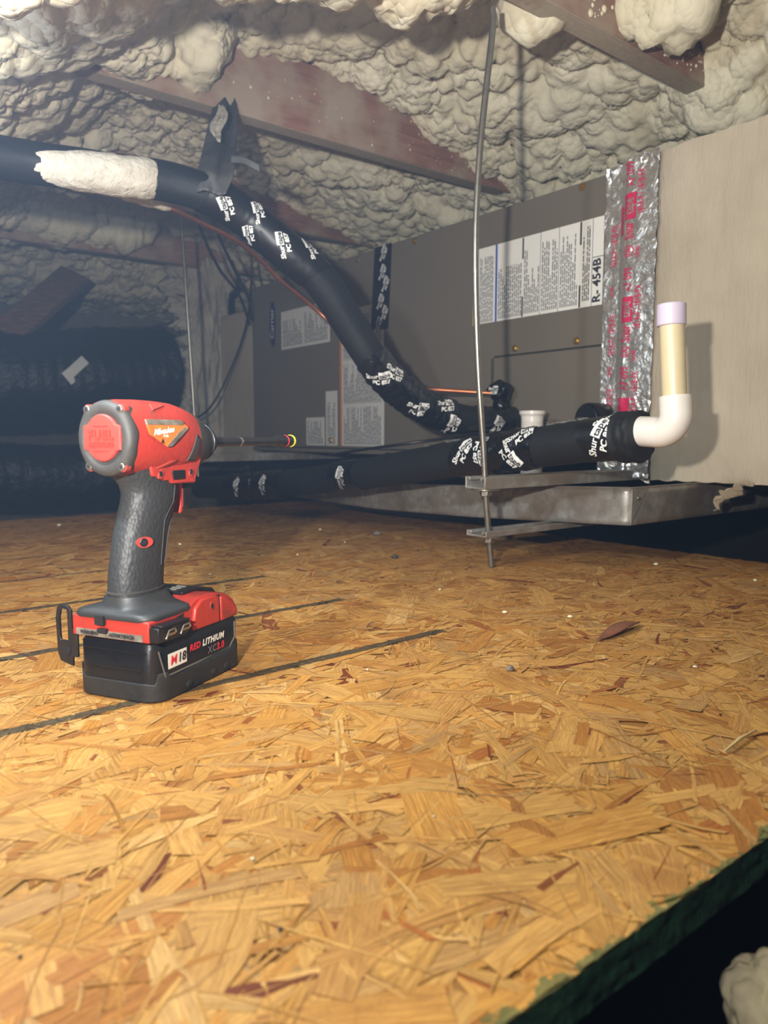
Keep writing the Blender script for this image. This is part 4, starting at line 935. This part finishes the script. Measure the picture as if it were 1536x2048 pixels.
# badge outline: round with two stepped cheeks
bo = []
for i in range(72):
    a = 2*math.pi*i/72; y_, z_ = .0158*math.cos(a), .0172*math.sin(a)
    if abs(z_) < .0098: y_ = math.copysign(.0172, y_)
    bo.append((y_, z_))
b = B(); b.loft([[(x_, p[0]*k, .1972+p[1]*k) for p in bo] for x_, k in ((CX-.001, 1), (CX-.0042, 1), (CX-.0052, .95), (CX-.0055, .8))]); bd = b.out('badge', 'red_badge', cap_, smooth=35)
def bf(zc): return lambda s, t: (CX-.0059, -s, zc+t)
b = B(); text(b, 'FUEL', .0092, bf(.1992), bold=.0004, spacing=1.25); o = b.out('lettering', 'red', bd); solid(o, .0007)
b = B(); text(b, 'BRUSHLESS', .0040, bf(.1925), bold=.0003, spacing=1.2); o = b.out('lettering', 'red', bd); solid(o, .0007)
b = B(); b.box((CX-.0060, -.0068, .2055), (CX-.0050, .0068, .2061)); b.box((CX-.0060, -.0068, .1876), (CX-.0050, .0068, .1882)); b.out('badge_rule', 'red', bd)
# handle bridge, trigger guard, switch
gp = [(-.032, .176), (-.0290, .1680), (-.0235, .1672), (-.0170, .1640), (-.0095, .1640), (-.0065, .1610), (.0085, .1608), (.0230, .1600), (.0240, .1640), (.0270, .1700), (.032, .180), (.0, .184)]
b = B(); b.prism(gp, 1, -.0190, .0190); b.out('handle_bridge', 'red', tool, bevel=.0012)
gp = [(.0150, .1650), (.0165, .1500), (.0172, .1420), (.0160, .1350), (.0192, .1345), (.0222, .1420), (.0232, .1520), (.0275, .1585), (.0360, .1610), (.0370, .1690), (.0240, .1720)]
b = B(); b.prism(gp, 1, -.0075, .0075); b.out('trigger_guard', 'red', tool, bevel=.0012)
b = B(); b.prism([(-.0055, .1640), (.0085, .1640), (.0085, .1715), (-.0075, .1715)], 1, -.0200, -.0180); sw = b.out('direction_switch', 'drill_black', tool, bevel=.0005)
for x_, z_ in ((-.0205, .1690), (.0170, .1690)):
    b = B(); b.loft([[(x_+rx*.0032*math.cos(a)+.0012*math.sin(a), y_, z_+.0036*math.sin(a)) for a in np.linspace(0, 2*math.pi, 20, endpoint=False)] for y_, rx in ((-.0198, .9), (-.0180, 1))]); s_ = b.out('screw_boss', 'red_badge', tool, smooth=50)
    b = B(); b.loft([[(x_-.0006+.0018*math.cos(a), y_, z_+.0005+.0022*math.sin(a)) for a in np.linspace(0, 2*math.pi, 14, endpoint=False)] for y_ in (-.0201, -.0190)]); b.out('screw_hole', 'ink', s_)
b = B(); b.prism([(.0200, .1385), (.0260, .1380), (.0315, .1420), (.0332, .1480), (.0332, .1540), (.0360, .1600), (.0200, .1640)], 1, -.0085, .0085); b.out('trigger', 'drill_black', tool, bevel=.0025, seg=3)
# long magnetic nut setter
tz = .1927
def turned(prof_, name, mat, par):
    b = B(); b.loft([[(x_, r_*math.cos(a), tz+r_*math.sin(a)) for a in np.linspace(0, 2*math.pi, 28, endpoint=False)] for x_, r_ in prof_]); return b.out(name, mat, par, smooth=35)
bt = turned([(.068, .0042), (.1150, .0042), (.1152, .0038), (.118, .0038), (.1182, .0042), (.178, .0042), (.183, .0058), (.186, .0063), (.199, .0063), (.2005, .0056)], 'driver_bit', 'steel', tool); tag(bt, 'long dark driver bit with red and yellow bands at the tip')
turned([(.1150, .00405), (.1155, .0044), (.1175, .0044), (.118, .00405)], 'bright_collar', 'bright_steel', bt)
turned([(.1995, .0050), (.1998, .0064), (.2015, .0064), (.2020, .0050)], 'red_band', 'hot_red', bt)
turned([(.2018, .0050), (.2022, .0060), (.2125, .0060), (.2130, .0045)], 'black_sleeve', 'drill_black', bt)
turned([(.2118, .0050), (.2122, .0065), (.2145, .0065), (.2150, .0050)], 'yellow_band', 'hot_yellow', bt)
turned([(.2145, .0045), (.2170, .0045), (.2172, .0030)], 'tip', 'drill_black', bt)

# ------------------------------------------------------------------ litter on the deck
def on_floor(px, py, z=.0008): q = at(px, py, 2, z); return q
q0, q1 = on_floor(1196, 1282), on_floor(1278, 1250)
b = B(); d = Vector(q1)-Vector(q0); pn = Vector((-d.y, d.x, 0)).normalized()
b.grid(lambda u, v: Vector(q0)+d*u+pn*((v-.5)*.016*math.sin(math.pi*min(.97, max(.03, u)))**.8)+Vector((0, 0, .0012+.0050*math.sin(u*2.6)**2)), 24, 4)
tag(solid(b.out('wood_sliver', 'sliver', smooth=60), .0008, 1), 'reddish curled wood sliver lying loose on the right of the deck', 'debris')
q0, q1 = on_floor(1448, 1508), on_floor(1512, 1466)
b = B(); b.tube([Vector(q0)+Vector((0, 0, .0016)), (Vector(q0)+Vector(q1))/2+Vector((0, 0, .0034)), Vector(q1)+Vector((0, 0, .0022))], [.0007, .0012, .0006], 6); tag(b.out('wood_splinter', 'straw', smooth=60), 'thin pale splinter standing off the deck at the right edge of view', 'debris')
for px, py, s_, mt_, lb_ in ((360, 1090, .0035, 'foam', 'pale foam crumb just right of the middle of the drill grip'), (790, 1116, .006, 'rubber', 'small black scrap on the deck in front of the drain pan'),
    (118, 1052, .005, 'foam', 'pale foam crumb at the far left edge of the deck'), (754, 1070, .008, 'drab', 'grey clod of dust at the far side of the deck'), (868, 1634, .0009, 'foam', 'single white speck on the near middle of the deck'),
    (1510, 1162, .003, 'foam', 'pale foam crumb at the far right edge of the deck'), (1312, 1130, .004, 'foam', 'pale flat foam flake under the right end of the drain pan'), (595, 1110, .002, 'foam', 'tiny pale crumb beyond the printed lines, left of the black scrap'),
    (1010, 1226, .003, 'foam', 'pale crumb on the deck below the threaded rod'), (1140, 1235, .003, 'foam', 'pale crumb on the deck left of the wood sliver'), (505, 1720, .0012, 'foam', 'tiny yellowish crumb on the near left part of the deck'),
    (640, 1060, .003, 'foam', 'pale crumb under the insulated drain pipe at the far side of the deck'), (690, 1085, .002, 'foam', 'tiny pale crumb left of the grey clod of dust'), (1390, 1335, .002, 'foam', 'tiny pale crumb right of the wood sliver'),
    (1440, 1430, .0012, 'ink', 'tiny black speck near the pale splinter'), (1290, 1480, .001, 'ink', 'tiny black speck left of the pale splinter'), (1020, 1340, .004, 'drab', 'grey lump of glue on the deck right of the longest printed line'),
    (560, 1860, .0011, 'ink', 'tiny black speck near the bottom middle of the deck'), (40, 1915, .0009, 'ink', 'tiny black speck in the bottom left corner of the deck'), (735, 1340, .0014, 'foam', 'tiny pale crumb near the end of the longest printed line'),
    (420, 1150, .002, 'foam', 'tiny pale crumb behind the drill battery'), (880, 1180, .002, 'foam', 'tiny pale crumb left of the lower end of the threaded rod')):
    q = Vector(on_floor(px, py, .0003)); b = B(); b.ball((0, 0, s_*.42), (s_, s_*.8, s_*.5), 12, 8, .45)
    o = b.out('debris_crumb', mt_, smooth=60); o.location = q; o.rotation_euler.z = random.random()*6; tag(o, lb_, 'debris', 'crumbs and specks scattered on the deck')
q = W(1548, 2012, .36); foam_lump('foam_chunk', tuple(q), .0155, 'chunk of white broken foam on the joist in the bottom right corner', squash=(1.3, 1, 1.2), cells=((.014, .6), (.006, .5)))
